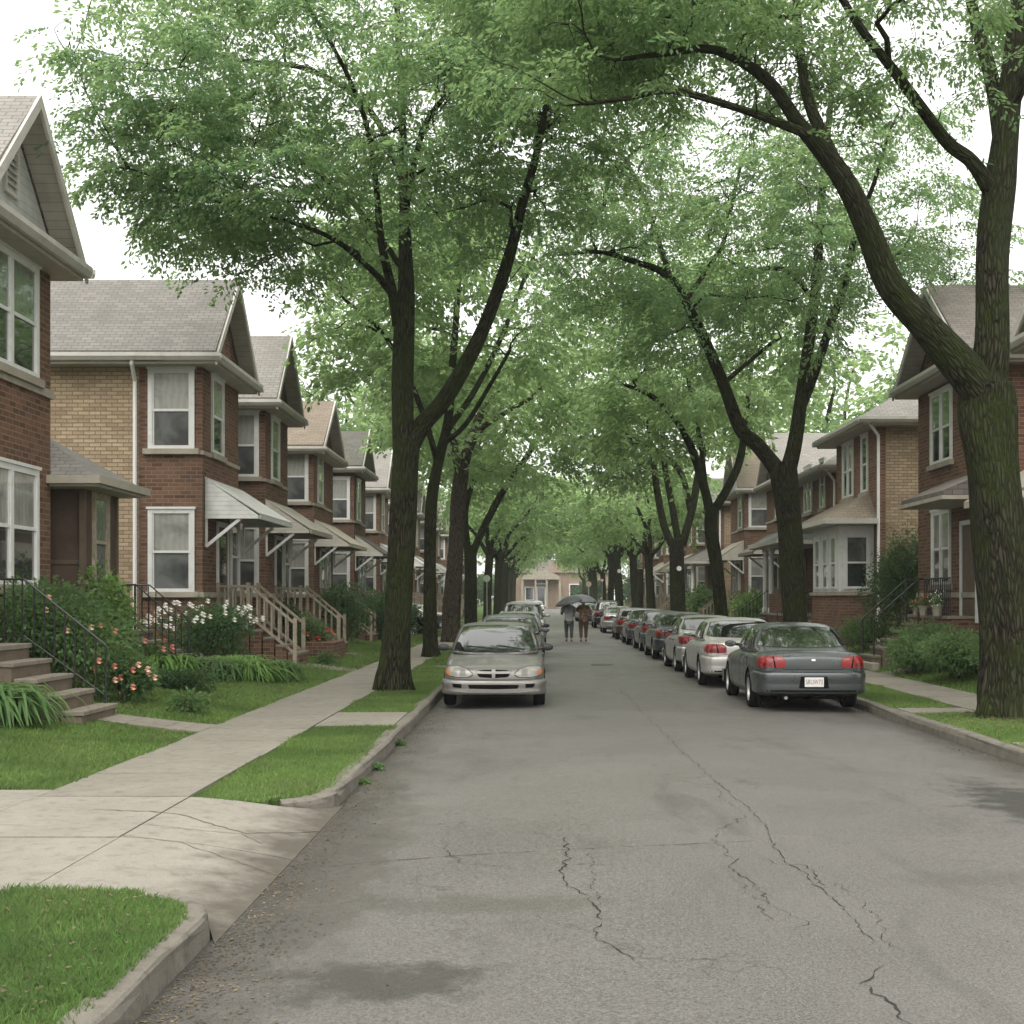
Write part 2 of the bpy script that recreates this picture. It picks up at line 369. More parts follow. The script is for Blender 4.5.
g = MB(); g.add([(-600,-60,-.06),(600,-60,-.06),(600,1500,-.06),(-600,1500,-.06)], [(0,1,2,3)])
tag(g.build('ground', 'soil'), kind='structure')
g = MB(); N = 60                         # road with a slight crown
ys = [-8]+[(-8+ i*6.0) for i in range(1,48)]
xs = [CL+(CR-CL)*i/8 for i in range(9)]
for j, y in enumerate(ys):
    for i, x in enumerate(xs): g.v.append((x, y, .05*(1-((x-(CL+CR)/2)/((CR-CL)/2))**2)*min(1, 1)-.02))
for j in range(len(ys)-1):
    for i in range(8): g.f.append((j*9+i, j*9+i+1, (j+1)*9+i+1, (j+1)*9+i))
tag(g.build('road', 'asphalt', smooth=True), kind='structure')
def roadz(x): return .05*(1-((x-(CL+CR)/2)/((CR-CL)/2))**2)-.02

def lawnz(x):
    if x < 0:
        d = -x-4.25
        return .13 + (0 if d < 0 else .32*min(1, d/2.6)**1.2)
    d = x-7.8
    return .13 + (0 if d < 0 else .30*min(1, d/1.4))
def smoothstep(t): t = max(0, min(1, t)); return t*t*(3-2*t)
def strip(x0, x1, y0, y1, name='lawn', ny=None):
    m = MB(); nx = max(2, int(abs(x1-x0)/.4)); nx = min(nx, 40); ny = ny or max(2, min(60, int((y1-y0)/1.5)))
    r = random.Random(int(x0*10+y0))
    for j in range(ny+1):
        for i in range(nx+1):
            x = x0+(x1-x0)*i/nx; y = y0+(y1-y0)*j/ny
            m.v.append((x, y, lawnz(x)-.012+r.uniform(-.006,.006)))
    for j in range(ny):
        for i in range(nx):
            a = j*(nx+1)+i; m.f.append((a, a+1, a+nx+2, a+nx+1))
    # skirt down the four sides so the turf has a thickness
    ring = [i for i in range(nx+1)]+[ (nx+1)*(j+1)-1 for j in range(1,ny+1)]+[(nx+1)*ny+i for i in range(nx-1,-1,-1)]+[(nx+1)*j for j in range(ny-1,0,-1)]
    k = len(m.v)
    for a in ring: x, y, z = m.v[a]; m.v.append((x, y, -.05))
    n = len(ring)
    for i in range(n): m.f.append((ring[i], k+i, k+(i+1)%n, ring[(i+1)%n]))
    return tag(m.build(name, 'soil', smooth=False), kind='structure')
DW0, DW1 = 7.9, 11.55                    # driveway apron in Y
strip(-3.1, -2.3, 2.0, DW0, 'verge')
strip(-3.0, -2.3, DW1, 18.0, 'verge')
RX, RY = .52, .62
def ynear(x): return DW0-RY+(RY-.12)*math.sqrt(max(0, 1-((x+2.3)/(RX-.13))**2)) if x > -2.3 else DW0
def yfar(x): return DW1+RY-(RY-.12)*math.sqrt(max(0, 1-((x+2.3)/(RX-.13))**2)) if x > -2.3 else DW1
for i in range(6):
    xa = -2.3+.39*i/6; xb = -2.3+.39*(i+1)/6
    strip(xa, xb, 2.0, ynear(xb), 'verge', 4); strip(xa, xb, yfar(xb), 18.0, 'verge', 4); strip(-3.0, CL-.14, 20.2, 250, 'verge')
strip(-40, -4.3, DW1+.5, 250, 'lawn')
strip(CR+.14, 7.2, 2.0, 15.9, 'verge'); strip(CR+.14, 7.15, 16.0, 20.1, 'verge')
strip(CR+.14, 6.6, 21.0, 250, 'verge'); strip(7.8, 42, 20.2, 250, 'lawn'); strip(8.2, 42, 2, 20.2, 'lawn')

def slabs(m, x0, x1, y0, y1, z, step=1.52, gap=.012):
    r = random.Random(int(y0*7+x0*3)); y = y0
    while y < y1-.05:
        e = min(y+step, y1); dz = r.uniform(-.006,.006); t = r.uniform(-.004,.004)
        m.hexa([(x0,y+gap/2,-.04),(x1,y+gap/2,-.04),(x1,e-gap/2,-.04),(x0,e-gap/2,-.04)],
               [(x0,y+gap/2,z+dz),(x1,y+gap/2,z+dz+t),(x1,e-gap/2,z+dz+t),(x0,e-gap/2,z+dz-t)]); y = e
m = MB(); slabs(m, -4.28, -2.98, 11.55, 120, .150); slabs(m, -4.28, -2.98, 120, 250, .15, 6)
slabs(m, -4.28, -3.12, 1.5, 7.9, .150)
tag(m.build('pavement', 'concrete'), kind='structure')
m = MB(); slabs(m, 6.62, 7.78, 20.2, 120, .150); slabs(m, 6.62, 7.78, 120, 250, .15, 6); slabs(m, 7.2, 8.2, 2, 20.2, .15)
tag(m.build('pavement', 'concrete'), kind='structure')
m = MB(); slabs(m, CL-.15, -2.97, 18.03, 20.17, .145, 2.14); slabs(m, CR+.15, 6.61, 20.12, 20.95, .145, 1)
slabs(m, CR+.15, 7.19, 13.6, 15.9, .147, 2.3)
for y in (33.0, 46.5, 58.8, 71): slabs(m, CL-.15, -2.97, y, y+1.0, .145, 1)
tag(m.build('kerb_walk', 'concrete'), kind='structure')
def walk(m, x0, x1, y0, y1):
    n = 6
    for i in range(n):
        a = x0+(x1-x0)*i/n; b = x0+(x1-x0)*(i+1)/n - .008*(1 if x1 > x0 else -1)
        za, zb = lawnz(a)+.02, lawnz(b)+.02
        if a < b: m.hexa([(a,y0,-.03),(b,y0,-.03),(b,y1,-.03),(a,y1,-.03)], [(a,y0,za),(b,y0,zb),(b,y1,zb),(a,y1,za)])
        else: m.hexa([(b,y0,-.03),(a,y0,-.03),(a,y1,-.03),(b,y1,-.03)], [(b,y0,zb),(a,y0,za),(a,y1,za),(b,y1,zb)])
m = MB(); walk(m, -4.29, -5.75, 17.2, 18.1)
for y in (31.4, 38.3, 48.5, 58.8, 68, 77, 86, 95): walk(m, -4.29, -5.6, y, y+1.05)
for y in (29.6, 44.5, 52, 62, 72, 82, 92): walk(m, 7.79, 8.5, y, y+1.1)
tag(m.build('path', 'concrete'), kind='structure')
# driveway: flat slabs left of the pavement line and a sloping apron to the gutter
m = MB(); r = random.Random(3)
for (xa, xb) in ((-12,-8.2),(-8.18,-6.2),(-6.18,-4.30),(-4.28,-2.98)):
    for (ya, yb) in ((DW0,9.6),(9.615,11.54 if xa > -4.5 else 12.0)):
        dz = r.uniform(-.004,.004); m.box(xa, xb, ya, yb, -.04, .149+dz)
def aprz(x): t = max(0, (x+2.965)/1.225); return .149-.163*(t**1.5)
n = 10
for (ya, yb) in ((DW0, 9.6), (9.615, 11.54)):
    n = 16
    for i in range(n):
        a = -2.965+(-1.74+2.965)*i/n; b = -2.965+(-1.74+2.965)*(i+1)/n
        za = aprz(a); zb = aprz(b); fa = max(0,a+2.3)/.52; fb = max(0,b+2.3)/.52
        ea = RY*(1-math.sqrt(max(0,1-min(1,fa)**2))); eb = RY*(1-math.sqrt(max(0,1-min(1,fb)**2)))
        if ya == DW0: y00, y01, y10, y11 = ya-ea, yb, ya-eb, yb
        else: y00, y01, y10, y11 = ya, yb+ea, ya, yb+eb
        m.hexa([(a,y00,-.05),(b,y10,-.05),(b,y11,-.05),(a,y01,-.05)], [(a,y00,za),(b,y10,zb),(b,y11,zb),(a,y01,za)])
tag(m.build('driveway', 'driveway'), kind='structure')
# kerbs: profile swept along X-offset paths, with rounded returns at the driveway
def kerb(path, w, top=.135, bot=-.05, seg=None, inner=-1):
    m = MB(); r = random.Random(len(path))
    P = [Vector((p[0],p[1],0)) for p in path]; T = [p[2] if len(p) > 2 else top for p in path]
    L = []
    for i, p in enumerate(P):
        d = (P[min(i+1,len(P)-1)]-P[max(i-1,0)]).normalized(); nrm = Vector((-d.y, d.x, 0))*inner
        L.append(nrm)
    prof = [(0,bot),(.006,.5),(.014,.82),(.03,.95),(.055,1.0),(w*.6,1.02),(w,.99),(w,bot)]
    k = len(prof)
    for i, p in enumerate(P):
        j = r.uniform(-.006,.006)
        for q, (o, h) in enumerate(prof):
            z = h if h == bot else h*T[i]+j*(h > .9)
            m.v.append(tuple(p+L[i]*(o+(r.uniform(-.01,.01) if 0 < q < 3 else 0))+Vector((0,0,z))))
    for i in range(len(P)-1):
        for q in range(k-1):
            a = i*k+q; m.f.append((a, a+1, a+1+k, a+k) if inner < 0 else (a+k, a+1+k, a+1, a))
    m.f.append(tuple(range(k)) ); m.f.append(tuple(range((len(P)-1)*k, len(P)*k))[::-1])
    return tag(m.build('kerb', 'kerb', smooth=False), kind='structure')
near = [(CL+rng.uniform(-.008,.008), y) for y in np.arange(2.5, 7.1, .4)]+[(-2.3+RX*math.cos(t), DW0-RY+RY*math.sin(t), .13-.02*t) for t in np.arange(.0,1.35,.15)]
kerb(near[::-1], .17, inner=-1)
fr = [(-2.3+RX*math.cos(t), DW1+RY-RY*math.sin(t), .13-.02*t) for t in np.arange(1.35,-.01,-.15)]
y = 12.6
rk = random.Random(9)
while y < 250: fr.append((CL+rk.uniform(-.012,.012), y)); y += 1.2 if y < 60 else 10
kerb(fr[::-1], .17, inner=-1)
rt = [(CR+rk.uniform(-.012,.012), y) for y in list(np.arange(3, 60, 1.2))+list(range(60,252,10))]
kerb(rt, .17, inner=-1)

# cracks and seams in the asphalt
def crack(pts, w, seed, jag=.035, name='road_crack'):
    r = random.Random(seed); P = [gp(*p) for p in pts]; m = MB(); fine = []
    for a, b in zip(P, P[1:]):
        L = (b-a).length; n = max(2, int(L/.05)); d = (b-a)/n; nr = Vector((-d.y,d.x,0)).normalized(); o = 0
        for i in range(n):
            o = o*.75+r.uniform(-jag,jag); e = math.sin(math.pi*i/n)
            fine.append(a+d*i+nr*o*min(1, e*2.5))
    fine.append(P[-1]); n = len(fine)
    for i, p in enumerate(fine):
        d = (fine[min(i+1,n-1)]-fine[max(i-1,0)]).normalized(); nr = Vector((-d.y,d.x,0))
        t = min(1, min(i, n-1-i)/6+.15); ww = w*.72*t*r.uniform(.1,1.5)/2
        z = roadz(p.x)+.004
        m.v += [tuple(p+nr*ww+Vector((0,0,z))), tuple(p-nr*ww+Vector((0,0,z)))]
    m.f = [(2*i, 2*i+1, 2*i+3, 2*i+2) for i in range(n-1)]
    return tag(m.build(name, 'crack'), kind='structure')
Z6 = lambda L: [(300+x/1.414, 640+y/1.414) for x, y in L]
crack(Z6([(370,280),(380,300),(372,335),(395,360),(415,380),(420,430),(450,445),(485,470)]), .013, 1, .028)
crack(Z6([(450,70),(510,130),(555,175),(600,215),(650,260),(680,310),(740,360),(775,395),(810,440)]), .009, 2, .02)
crack(Z6([(825,470),(805,490),(830,520),(860,560)]), .015, 3)
crack(Z6([(30,318),(200,308),(400,300),(650,290)]), .012, 4, .006)
crack(Z6([(625,250),(590,280),(600,310),(640,350),(665,380),(655,405)]), .008, 5)
crack(Z6([(645,315),(690,325),(715,325),(740,360)]), .009, 6)
crack(Z6([(285,272),(330,275),(370,280)]), .007, 7); crack(Z6([(550,210),(590,215),(625,250)]), .006, 8)
crack(Z6([(740,360),(760,350),(800,380),(855,460)]), .005, 9); crack(Z6([(610,340),(640,370),(700,400),(712,430)]), .005, 10)
crack(Z6([(60,275),(150,277)]), .010, 12, .01); crack(Z6([(200,285),(235,320),(300,330)]), .007, 13)
crack(Z6([(400,300),(415,320),(418,360),(412,385)]), .006, 14)
def dcrack(pts, w, seed):
    r = random.Random(seed); P = [gp(x, y, .149) for x, y in pts]; m = MB(); fine = []
    for a, b in zip(P, P[1:]):
        n = max(2, int((b-a).length/.06))
        for i in range(n): fine.append(a+(b-a)*i/n+Vector((r.uniform(-.015,.015), r.uniform(-.015,.015), 0)))
    fine.append(P[-1]); n = len(fine)
    for i, p in enumerate(fine):
        d = (fine[min(i+1,n-1)]-fine[max(i-1,0)]).normalized(); nr = Vector((-d.y,d.x,0)); ww = w*r.uniform(.3,1)/2
        z = .1565 if p.x < -2.97 else aprz(p.x)+.004
        m.v += [tuple((p.x+nr.x*ww, p.y+nr.y*ww, z)), tuple((p.x-nr.x*ww, p.y-nr.y*ww, z))]
    m.f = [(2*i, 2*i+1, 2*i+3, 2*i+2) for i in range(n-1)]
    tag(m.build('driveway_crack', M['step_face']), kind='structure')
dcrack([(95,810),(150,812),(185,814),(215,820),(245,823),(300,815),(338,807)], .022, 1)
dcrack([(120,836),(180,838),(260,850),(290,852)], .012, 2); dcrack([(125,824),(190,826),(240,824),(262,829)], .010, 3)

# ------------------------------------------------------------------ grass blades
def blades(name, regions, mat):          # regions: x0,x1,y0,y1,per_m2,height,width
    VV = []
    for (x0,x1,y0,y1,dn,h,wd) in regions:
        n = int(abs(x1-x0)*(y1-y0)*dn); x = rng.uniform(x0,x1,n); y = rng.uniform(y0,y1,n)
        # thin, worn patches
        q = np.sin(x*2.3+y*1.1)+np.sin(x*5.1-y*2.7+1)*.7+np.sin(y*4.3+x*1.7)*.6
        keep = (q < 1.55) | (rng.random(n) < .25); keep &= ~((x > -2.3) & (x < -1.85) & (y > 7.2) & (y < 12.3) & ~((y < np.array([ynear(a) for a in x])) | (y > np.array([yfar(a) for a in x])))); x = x[keep]; y = y[keep]; n = len(x)
        z = np.array([lawnz(a) for a in np.linspace(min(x0,x1),max(x0,x1),64)]); z = np.interp(x, np.linspace(min(x0,x1),max(x0,x1),64), z)-.02
        a = rng.uniform(0,2*np.pi,n); hh = h*rng.uniform(.45,1.25,n)*(1+.25*np.sin(x*3.1+y*2.2)); ww = wd*rng.uniform(.6,1.3,n)/2; ln = hh*rng.uniform(.15,.95,n)
        b = a+rng.uniform(-.9,.9,n)+np.pi/2
        P = np.stack([x,y,z],1); W = np.stack([np.cos(a)*ww,np.sin(a)*ww,0*ww],1)
        Mi = P+np.stack([np.cos(b)*ln*.35,np.sin(b)*ln*.35,hh*.62],1); T = P+np.stack([np.cos(b)*ln,np.sin(b)*ln,hh],1)
        VV.append(np.stack([P-W, P+W, Mi+W*.7, T, Mi-W*.7],1).reshape(-1,3))
    V = np.concatenate(VV); k = len(V)//5
    Fa = (np.arange(k)*5)[:,None]+np.array([0,1,2,3,4])
    return tag(npmesh(name, V, Fa, mat), kind='stuff')
o = blades('grass', [(-3.13,-1.87,5.0,7.93,11000,.055,.0065)], 'grass_near')
tag(o, 'deep green verge grass in the near left corner beside the driveway', 'grass')
o = blades('grass', [(-3.0,-1.86,11.5,18.05,5000,.045,.008),(-3.0,-1.90,20.15,36,2600,.05,.012)], 'grass')
tag(o, 'bright verge grass between left pavement and kerb', 'grass')
o = blades('grass', [(-12,-4.26,12.0,17.2,3000,.05,.010),(-11,-4.26,18.1,31,1300,.06,.016)], 'grass')
tag(o, 'mown lawn in front of the left houses', 'grass')
o = blades('grass', [(CR+.12,7.18,13,20.1,2600,.05,.012),(CR+.12,6.65,20.9,36,2000,.05,.013),(7.8,10.5,21,42,1000,.06,.02)], 'grass')
tag(o, 'patchy verge grass round the big right trunk', 'grass')
o = blades('grass', [(-9,-4.26,31,75,300,.08,.035),(-3.0,-1.9,36,95,350,.08,.035),(CR+.12,6.65,36,95,350,.08,.035)], 'grass')
tag(o, 'far lawns and verges along the street', 'grass')
# dead leaves, grit and small twigs in the gutters
def litter(name, spots, label):
    VV = []
    for (x, y, z, s) in spots:
        a = random.uniform(0,6.28); t = random.uniform(-.5,.5); u = Vector((math.cos(a),math.sin(a),t*.6)); v = Vector((-math.sin(a),math.cos(a),random.uniform(-.4,.4)))
        c = Vector((x,y,z+s*.35)); k = random.uniform(.3,.7)
        VV += [c-u*s, c-v*s*k, c+u*s, c+v*s*k]
    V = np.array([tuple(v) for v in VV]); Fa = np.arange(len(V)).reshape(-1,4)
    tag(npmesh(name, V, Fa, 'litter'), label, 'leaf litter', kind='stuff')
sp = []
for i in range(8000):
    y = 5+20*random.random()**1.5; d = abs(random.gauss(0,.24)); x = CL+.02+d
    if DW0 < y < DW1: x = CL+.0+d
    sp.append((x, y, roadz(x), random.uniform(.004,.015)))
for i in range(900):
    y = 5+28*random.random(); x = random.uniform(CL,CR); sp.append((x, y, roadz(x), random.uniform(.003,.013)))
for i in range(2500):
    y = 12+22*random.random(); x = CR-.03-abs(random.gauss(0,.18)); sp.append((x, y, roadz(x), random.uniform(.006,.018)))
for i in range(900):
    x = 6.8+random.gauss(0,.55); y = 18.6+random.gauss(0,.9)
    if x < 7.15: sp.append((x, y, .16, random.uniform(.01,.03)))
for i in range(500):
    x = random.uniform(-2.95,-2.0); y = random.uniform(5.5,7.8); sp.append((x,y,.16,random.uniform(.006,.018)))
litter('leaf_litter', sp, 'brown leaf litter and grit lying along the gutters')
def smooth_path(P, Rd, sub=4):
    P = [Vector(p) for p in P]; out = []; ro = []
    for i in range(len(P)-1):
        p0 = P[max(i-1,0)]; p1 = P[i]; p2 = P[i+1]; p3 = P[min(i+2,len(P)-1)]
        for k in range(sub):
            t = k/sub
            q = .5*((2*p1)+(p2-p0)*t+(2*p0-5*p1+4*p2-p3)*t*t+(3*p1-p0-3*p2+p3)*t**3)
            out.append(q); ro.append(Rd[i]*(1-t)+Rd[i+1]*t)
    out.append(P[-1]); ro.append(Rd[-1]); return out, ro
# ------------------------------------------------------------------ cars
M['glass_car'] = m_glass('car glass', (.012,.015,.013), .03, .3, 2.1)
M['tyre'] = m_plain('tyre rubber', (.009,.009,.009), .9)
M['rim'] = m_plain('alloy wheel', (.42,.42,.41), .35, Metallic=.7)
M['black_trim'] = m_plain('black plastic', (.018,.018,.018), .5)
M['dark_gap'] = m_plain('dark recess', (.004,.004,.004), .9)
M['lamp_red'] = m_plain('red lamp lens', (.20,.004,.004), .3, Coat_Weight=.2)
M['lamp_dark_red'] = m_plain('deep red lamp lens', (.08,.003,.003), .3, Coat_Weight=.2)
M['lamp_amber'] = m_plain('amber lamp lens', (.62,.17,.03), .2, Coat_Weight=.6)
M['lamp_pink'] = m_plain('pink lamp lens', (.24,.05,.04), .3, Coat_Weight=.2)
M['lamp_bowl'] = m_plain('lamp reflector', (.14,.14,.125), .45)
M['lamp_clear'] = m_plain('clear lamp lens', (.235,.228,.20), .2, Coat_Weight=.4)
M['plate'] = m_plain('white number plate', (.58,.57,.54), .5)
M['plate_ink'] = m_plain('plate lettering', (.16,.06,.08), .6)
M['chrome'] = m_plain('chrome', (.6,.6,.6), .15, Metallic=1)

def loftrings(rings, cap=True):          # closed rings of equal length -> verts, faces
    k = len(rings[0]); vs = [p for r in rings for p in r]
    fs = [(i*k+j, i*k+(j+1)%k, (i+1)*k+(j+1)%k, (i+1)*k+j) for i in range(len(rings)-1) for j in range(k)]
    if cap: fs += [tuple(range(k))[::-1], tuple((len(rings)-1)*k+j for j in range(k))]
    return vs, fs
STY = {
 # stations: y, half width, bottom, top(centre), crown ; greenhouse rings: z, halfw, yfront, yrear
 'sedan': dict(L=4.8, tub=[(-2.40,.60,.46,.84),(-2.38,.74,.36,.90),(-2.30,.83,.29,.965),(-2.10,.875,.25,.985),(-1.65,.89,.21,.985),(-1.0,.895,.19,.965),(0,.892,.18,.955),
                           (.9,.89,.18,.935),(1.35,.885,.19,.90),(1.85,.865,.22,.82),(2.2,.80,.25,.73),(2.34,.70,.31,.66),(2.40,.55,.40,.57)],
      gh=[(.88,.825,1.12,-1.92),(.97,.815,1.0,-1.80),(1.10,.775,.74,-1.52),(1.24,.725,.46,-1.22),(1.345,.67,.22,-.98),(1.41,.59,.0,-.72),(1.435,.40,-.15,-.45)], wb=(1.42,-1.28), wr=.315,
      ws=((.73,.985),(.56,1.325)), rw=((.735,1.035),(.575,1.34)), dw=[(( .62,.985),(-.28,.985),(-.28,1.315),(.14,1.315)),((-.36,.985),(-1.22,.995),(-.92,1.30),(-.36,1.315))]),
 'compact': dict(L=4.35, tub=[(-2.17,.58,.45,.80),(-2.15,.70,.36,.90),(-2.08,.79,.29,.98),(-1.9,.84,.25,1.0),(-1.5,.86,.21,1.0),(-.9,.868,.19,.96),(0,.87,.18,.915),
                           (.85,.868,.18,.895),(1.25,.86,.19,.855),(1.65,.845,.21,.79),(1.95,.80,.23,.72),(2.09,.70,.26,.665),(2.15,.57,.34,.58)],
      gh=[(.82,.80,1.30,-1.66),(.93,.79,1.12,-1.54),(1.08,.755,.86,-1.30),(1.24,.69,.52,-1.05),(1.35,.64,.26,-.85),(1.40,.56,.04,-.62),(1.42,.38,-.1,-.4)], wb=(1.28,-1.25), wr=.30,
      ws=((.72,.905),(.575,1.34)), rw=((.68,1.045),(.545,1.335)), dw=[((.76,.94),(-.25,.935),(-.25,1.32),(.16,1.32)),((-.33,.935),(-1.05,.95),(-.80,1.30),(-.33,1.32))]),
 'suv': dict(L=4.7, tub=[(-2.34,.62,.50,.95),(-2.32,.76,.40,1.05),(-2.25,.84,.34,1.10),(-2.0,.88,.30,1.12),(-1.5,.895,.28,1.12),(-.9,.90,.26,1.10),(0,.90,.25,1.08),
                           (.9,.90,.25,1.07),(1.4,.89,.26,1.05),(1.9,.87,.28,.98),(2.2,.81,.32,.90),(2.31,.72,.38,.82),(2.35,.58,.46,.7)],
      gh=[(1.02,.83,1.15,-2.28),(1.10,.82,1.05,-2.24),(1.28,.775,.78,-2.16),(1.45,.735,.52,-2.06),(1.60,.69,.3,-1.96),(1.68,.62,.1,-1.84),(1.71,.45,-.1,-1.6)], wb=(1.40,-1.32), wr=.36,
      ws=((.75,1.12),(.62,1.58)), rw=((.70,1.16),(.60,1.56)), dw=[((.70,1.13),(-.25,1.12),(-.25,1.57),(.32,1.57)),((-.33,1.12),(-1.1,1.12),(-1.1,1.57),(-.33,1.57)),((-1.2,1.12),(-2.0,1.13),(-1.85,1.55),(-1.2,1.57))]),
}
def car_bodies(st):
    S = STY[st]; rings = []
    for (y, w, zb, zt) in S['tub']:
        h = zt-zb
        half = [(0,zb),(w*.80,zb),(w*.95,zb+.05*h+.01),(w*.995,zb+.22*h),(w*1.005,zb+.48*h),(w*.992,zb+.70*h),(w*.965,zb+.86*h),(w*.90,zb+.955*h),(w*.72,zt-.006),(w*.35,zt+.012),(0,zt+.015)]
        ring = half+[(-x,z) for x,z in half[-2:0:-1]]
        rings.append([(x,y,z) for x,z in ring])
    vs, fs = loftrings(rings); fs = [f[::-1] for f in fs]
    def mesh(name, vs, fs, lv):
        me = bpy.data.meshes.new(name); me.from_pydata(vs, [], fs); o = bpy.data.objects.new(name, me); COL.objects.link(o)
        bm = bmesh.new(); bm.from_mesh(me); bmesh.ops.recalc_face_normals(bm, faces=bm.faces[:]); bm.to_mesh(me); bm.free()
        s = o.modifiers.new('s','SUBSURF'); s.levels = s.render_levels = lv; apply_mods(o); return o
    tub = mesh('tub', vs, fs, 3)
    rings = []; K = 28
    for (z, hw, yf, yr) in S['gh']:
        c = (yf+yr)/2; hl = (yf-yr)/2; r = []
        for k in range(K):
            a = 2*math.pi*k/K; cs, sn = math.cos(a), math.sin(a); e = .36
            x = hw*math.copysign(abs(sn)**e, sn); y = c+hl*math.copysign(abs(cs)**e, cs)
            r.append((x, y, z+ (0 if z < 1.3 else -.02*abs(x/hw)**3)))
        rings.append(r)
    vs, fs = loftrings(rings)
    gh = mesh('gh', vs, fs, 2)
    return tub, gh
def make_patch(bvh, lo, hi, axis, sgn, off=.004, n=14, m=8, thick=.0, mb=None):
    # lofted between two polylines given in the view plane; cast onto the body and lifted off it
    def samp(pl, t):
        t *= len(pl)-1; i = min(int(t), len(pl)-2); f = t-i
        return (pl[i][0]*(1-f)+pl[i+1][0]*f, pl[i][1]*(1-f)+pl[i+1][1]*f)
    mb = mb or MB(); k = len(mb.v); pts = []
    for j in range(m+1):
        for i in range(n+1):
            a = samp(lo, i/n); b = samp(hi, i/n); f = j/m; u = a[0]*(1-f)+b[0]*f; v = a[1]*(1-f)+b[1]*f
            if axis == 'y': o = Vector((u, 6*sgn, v)); d = Vector((0,-sgn,0))
            else: o = Vector((6*sgn, u, v)); d = Vector((-sgn,0,0))
            h, nn, _, _ = bvh.ray_cast(o, d)
            if h is None: h = Vector((u, 2.0*sgn, v)) if axis == 'y' else Vector((.8*sgn, u, v)); nn = -d
            if nn.dot(d) > 0: nn = -nn
            pts.append(h+nn*off)
    mb.v += [tuple(p) for p in pts]
    fs = []
    for j in range(m):
        for i in range(n):
            a = k+j*(n+1)+i; fs.append((a, a+1, a+n+2, a+n+1))
    # orient outward
    a, b, c = (Vector(mb.v[i]) for i in fs[0][:3]); nn = (b-a).cross(c-a); out = Vector((0,sgn,0)) if axis == 'y' else Vector((sgn,0,0))
    if nn.dot(out) < 0: fs = [f[::-1] for f in fs]
    mb.f += fs
    return mb
def mir(pl): return [(-u, v) for u, v in pl]
def wheel(side, x, y, r, spokes=6):
    t = MB(); s = side; w = .20
    t.lathe([(r*.66,-w/2),(r*.9,-w/2),(r*.985,-w/2+.03),(r,-.03),(r,.03),(r*.985,w/2-.03),(r*.9,w/2),(r*.66,w/2)], 28, (0,0,0), 'x'); t.f = t.f[:-2]
    rim = MB(); rim.lathe([(r*.67,-.09*0-.085),(r*.67,.085),(r*.63,.095),(r*.60,.07),(r*.58,.03),(r*.2,.035),(r*.17,.06),(.001,.065)], 28, (0,0,0), 'x')
    hol = MB()
    for k in range(spokes):
        a = 2*math.pi*(k+.5)/spokes; da = .62*math.pi/spokes
        p = [(r*.30, a-da*.5),(r*.55, a-da),(r*.57, a),(r*.55, a+da),(r*.30, a+da*.5)]
        hol.add([(.0385+.0*i, q*math.cos(b), q*math.sin(b)) for i,(q,b) in enumerate(p)], [(0,1,2,3,4)])
        hol.f[-1] = tuple(hol.f[-1])
    return t, rim, hol
def add_wheel(root, x, y, r, spokes):
    t, rim, hol = wheel(1, x, y, r, spokes)
    to = t.build('wheel', 'tyre', root, smooth=True); ro = rim.build('rim', 'rim', to, smooth=True); ho = hol.build('rim_opening', 'dark_gap', to)
    to.location = (x, y, r)
    if x < 0: to.rotation_euler = (0,0,math.pi)
    return to
_plate_txt = {}
def plate(root, y, z, sgn, txt, x=0.0):
    p = MB(); p.box(x-.152, x+.152, y-.006, y+.006, z-.076, z+.076); po = p.build('number_plate', 'plate', root, bevel=.002)
    if txt:
        cu = bpy.data.curves.new('t', 'FONT'); cu.body = txt; cu.size = .105; cu.align_x = 'CENTER'; cu.align_y = 'CENTER'; cu.space_character = 1.05
        cu.extrude = .001
        to = bpy.data.objects.new('t', cu); COL.objects.link(to)
        dg = bpy.context.evaluated_depsgraph_get(); me = bpy.data.meshes.new_from_object(to.evaluated_get(dg)); bpy.data.objects.remove(to)
        rot = Matrix.Rotation(R(90), 4, 'X') if sgn < 0 else Matrix.Rotation(R(180), 4, 'Z') @ Matrix.Rotation(R(90), 4, 'X')
        me.transform(Matrix.Translation((x, y+sgn*.0075, z)) @ rot @ Matrix.Diagonal((.66,1.05,1,1)))
        me.materials.clear(); me.materials.append(M['plate_ink'])
        o = bpy.data.objects.new('plate_lettering', me); COL.objects.link(o); o.parent = po
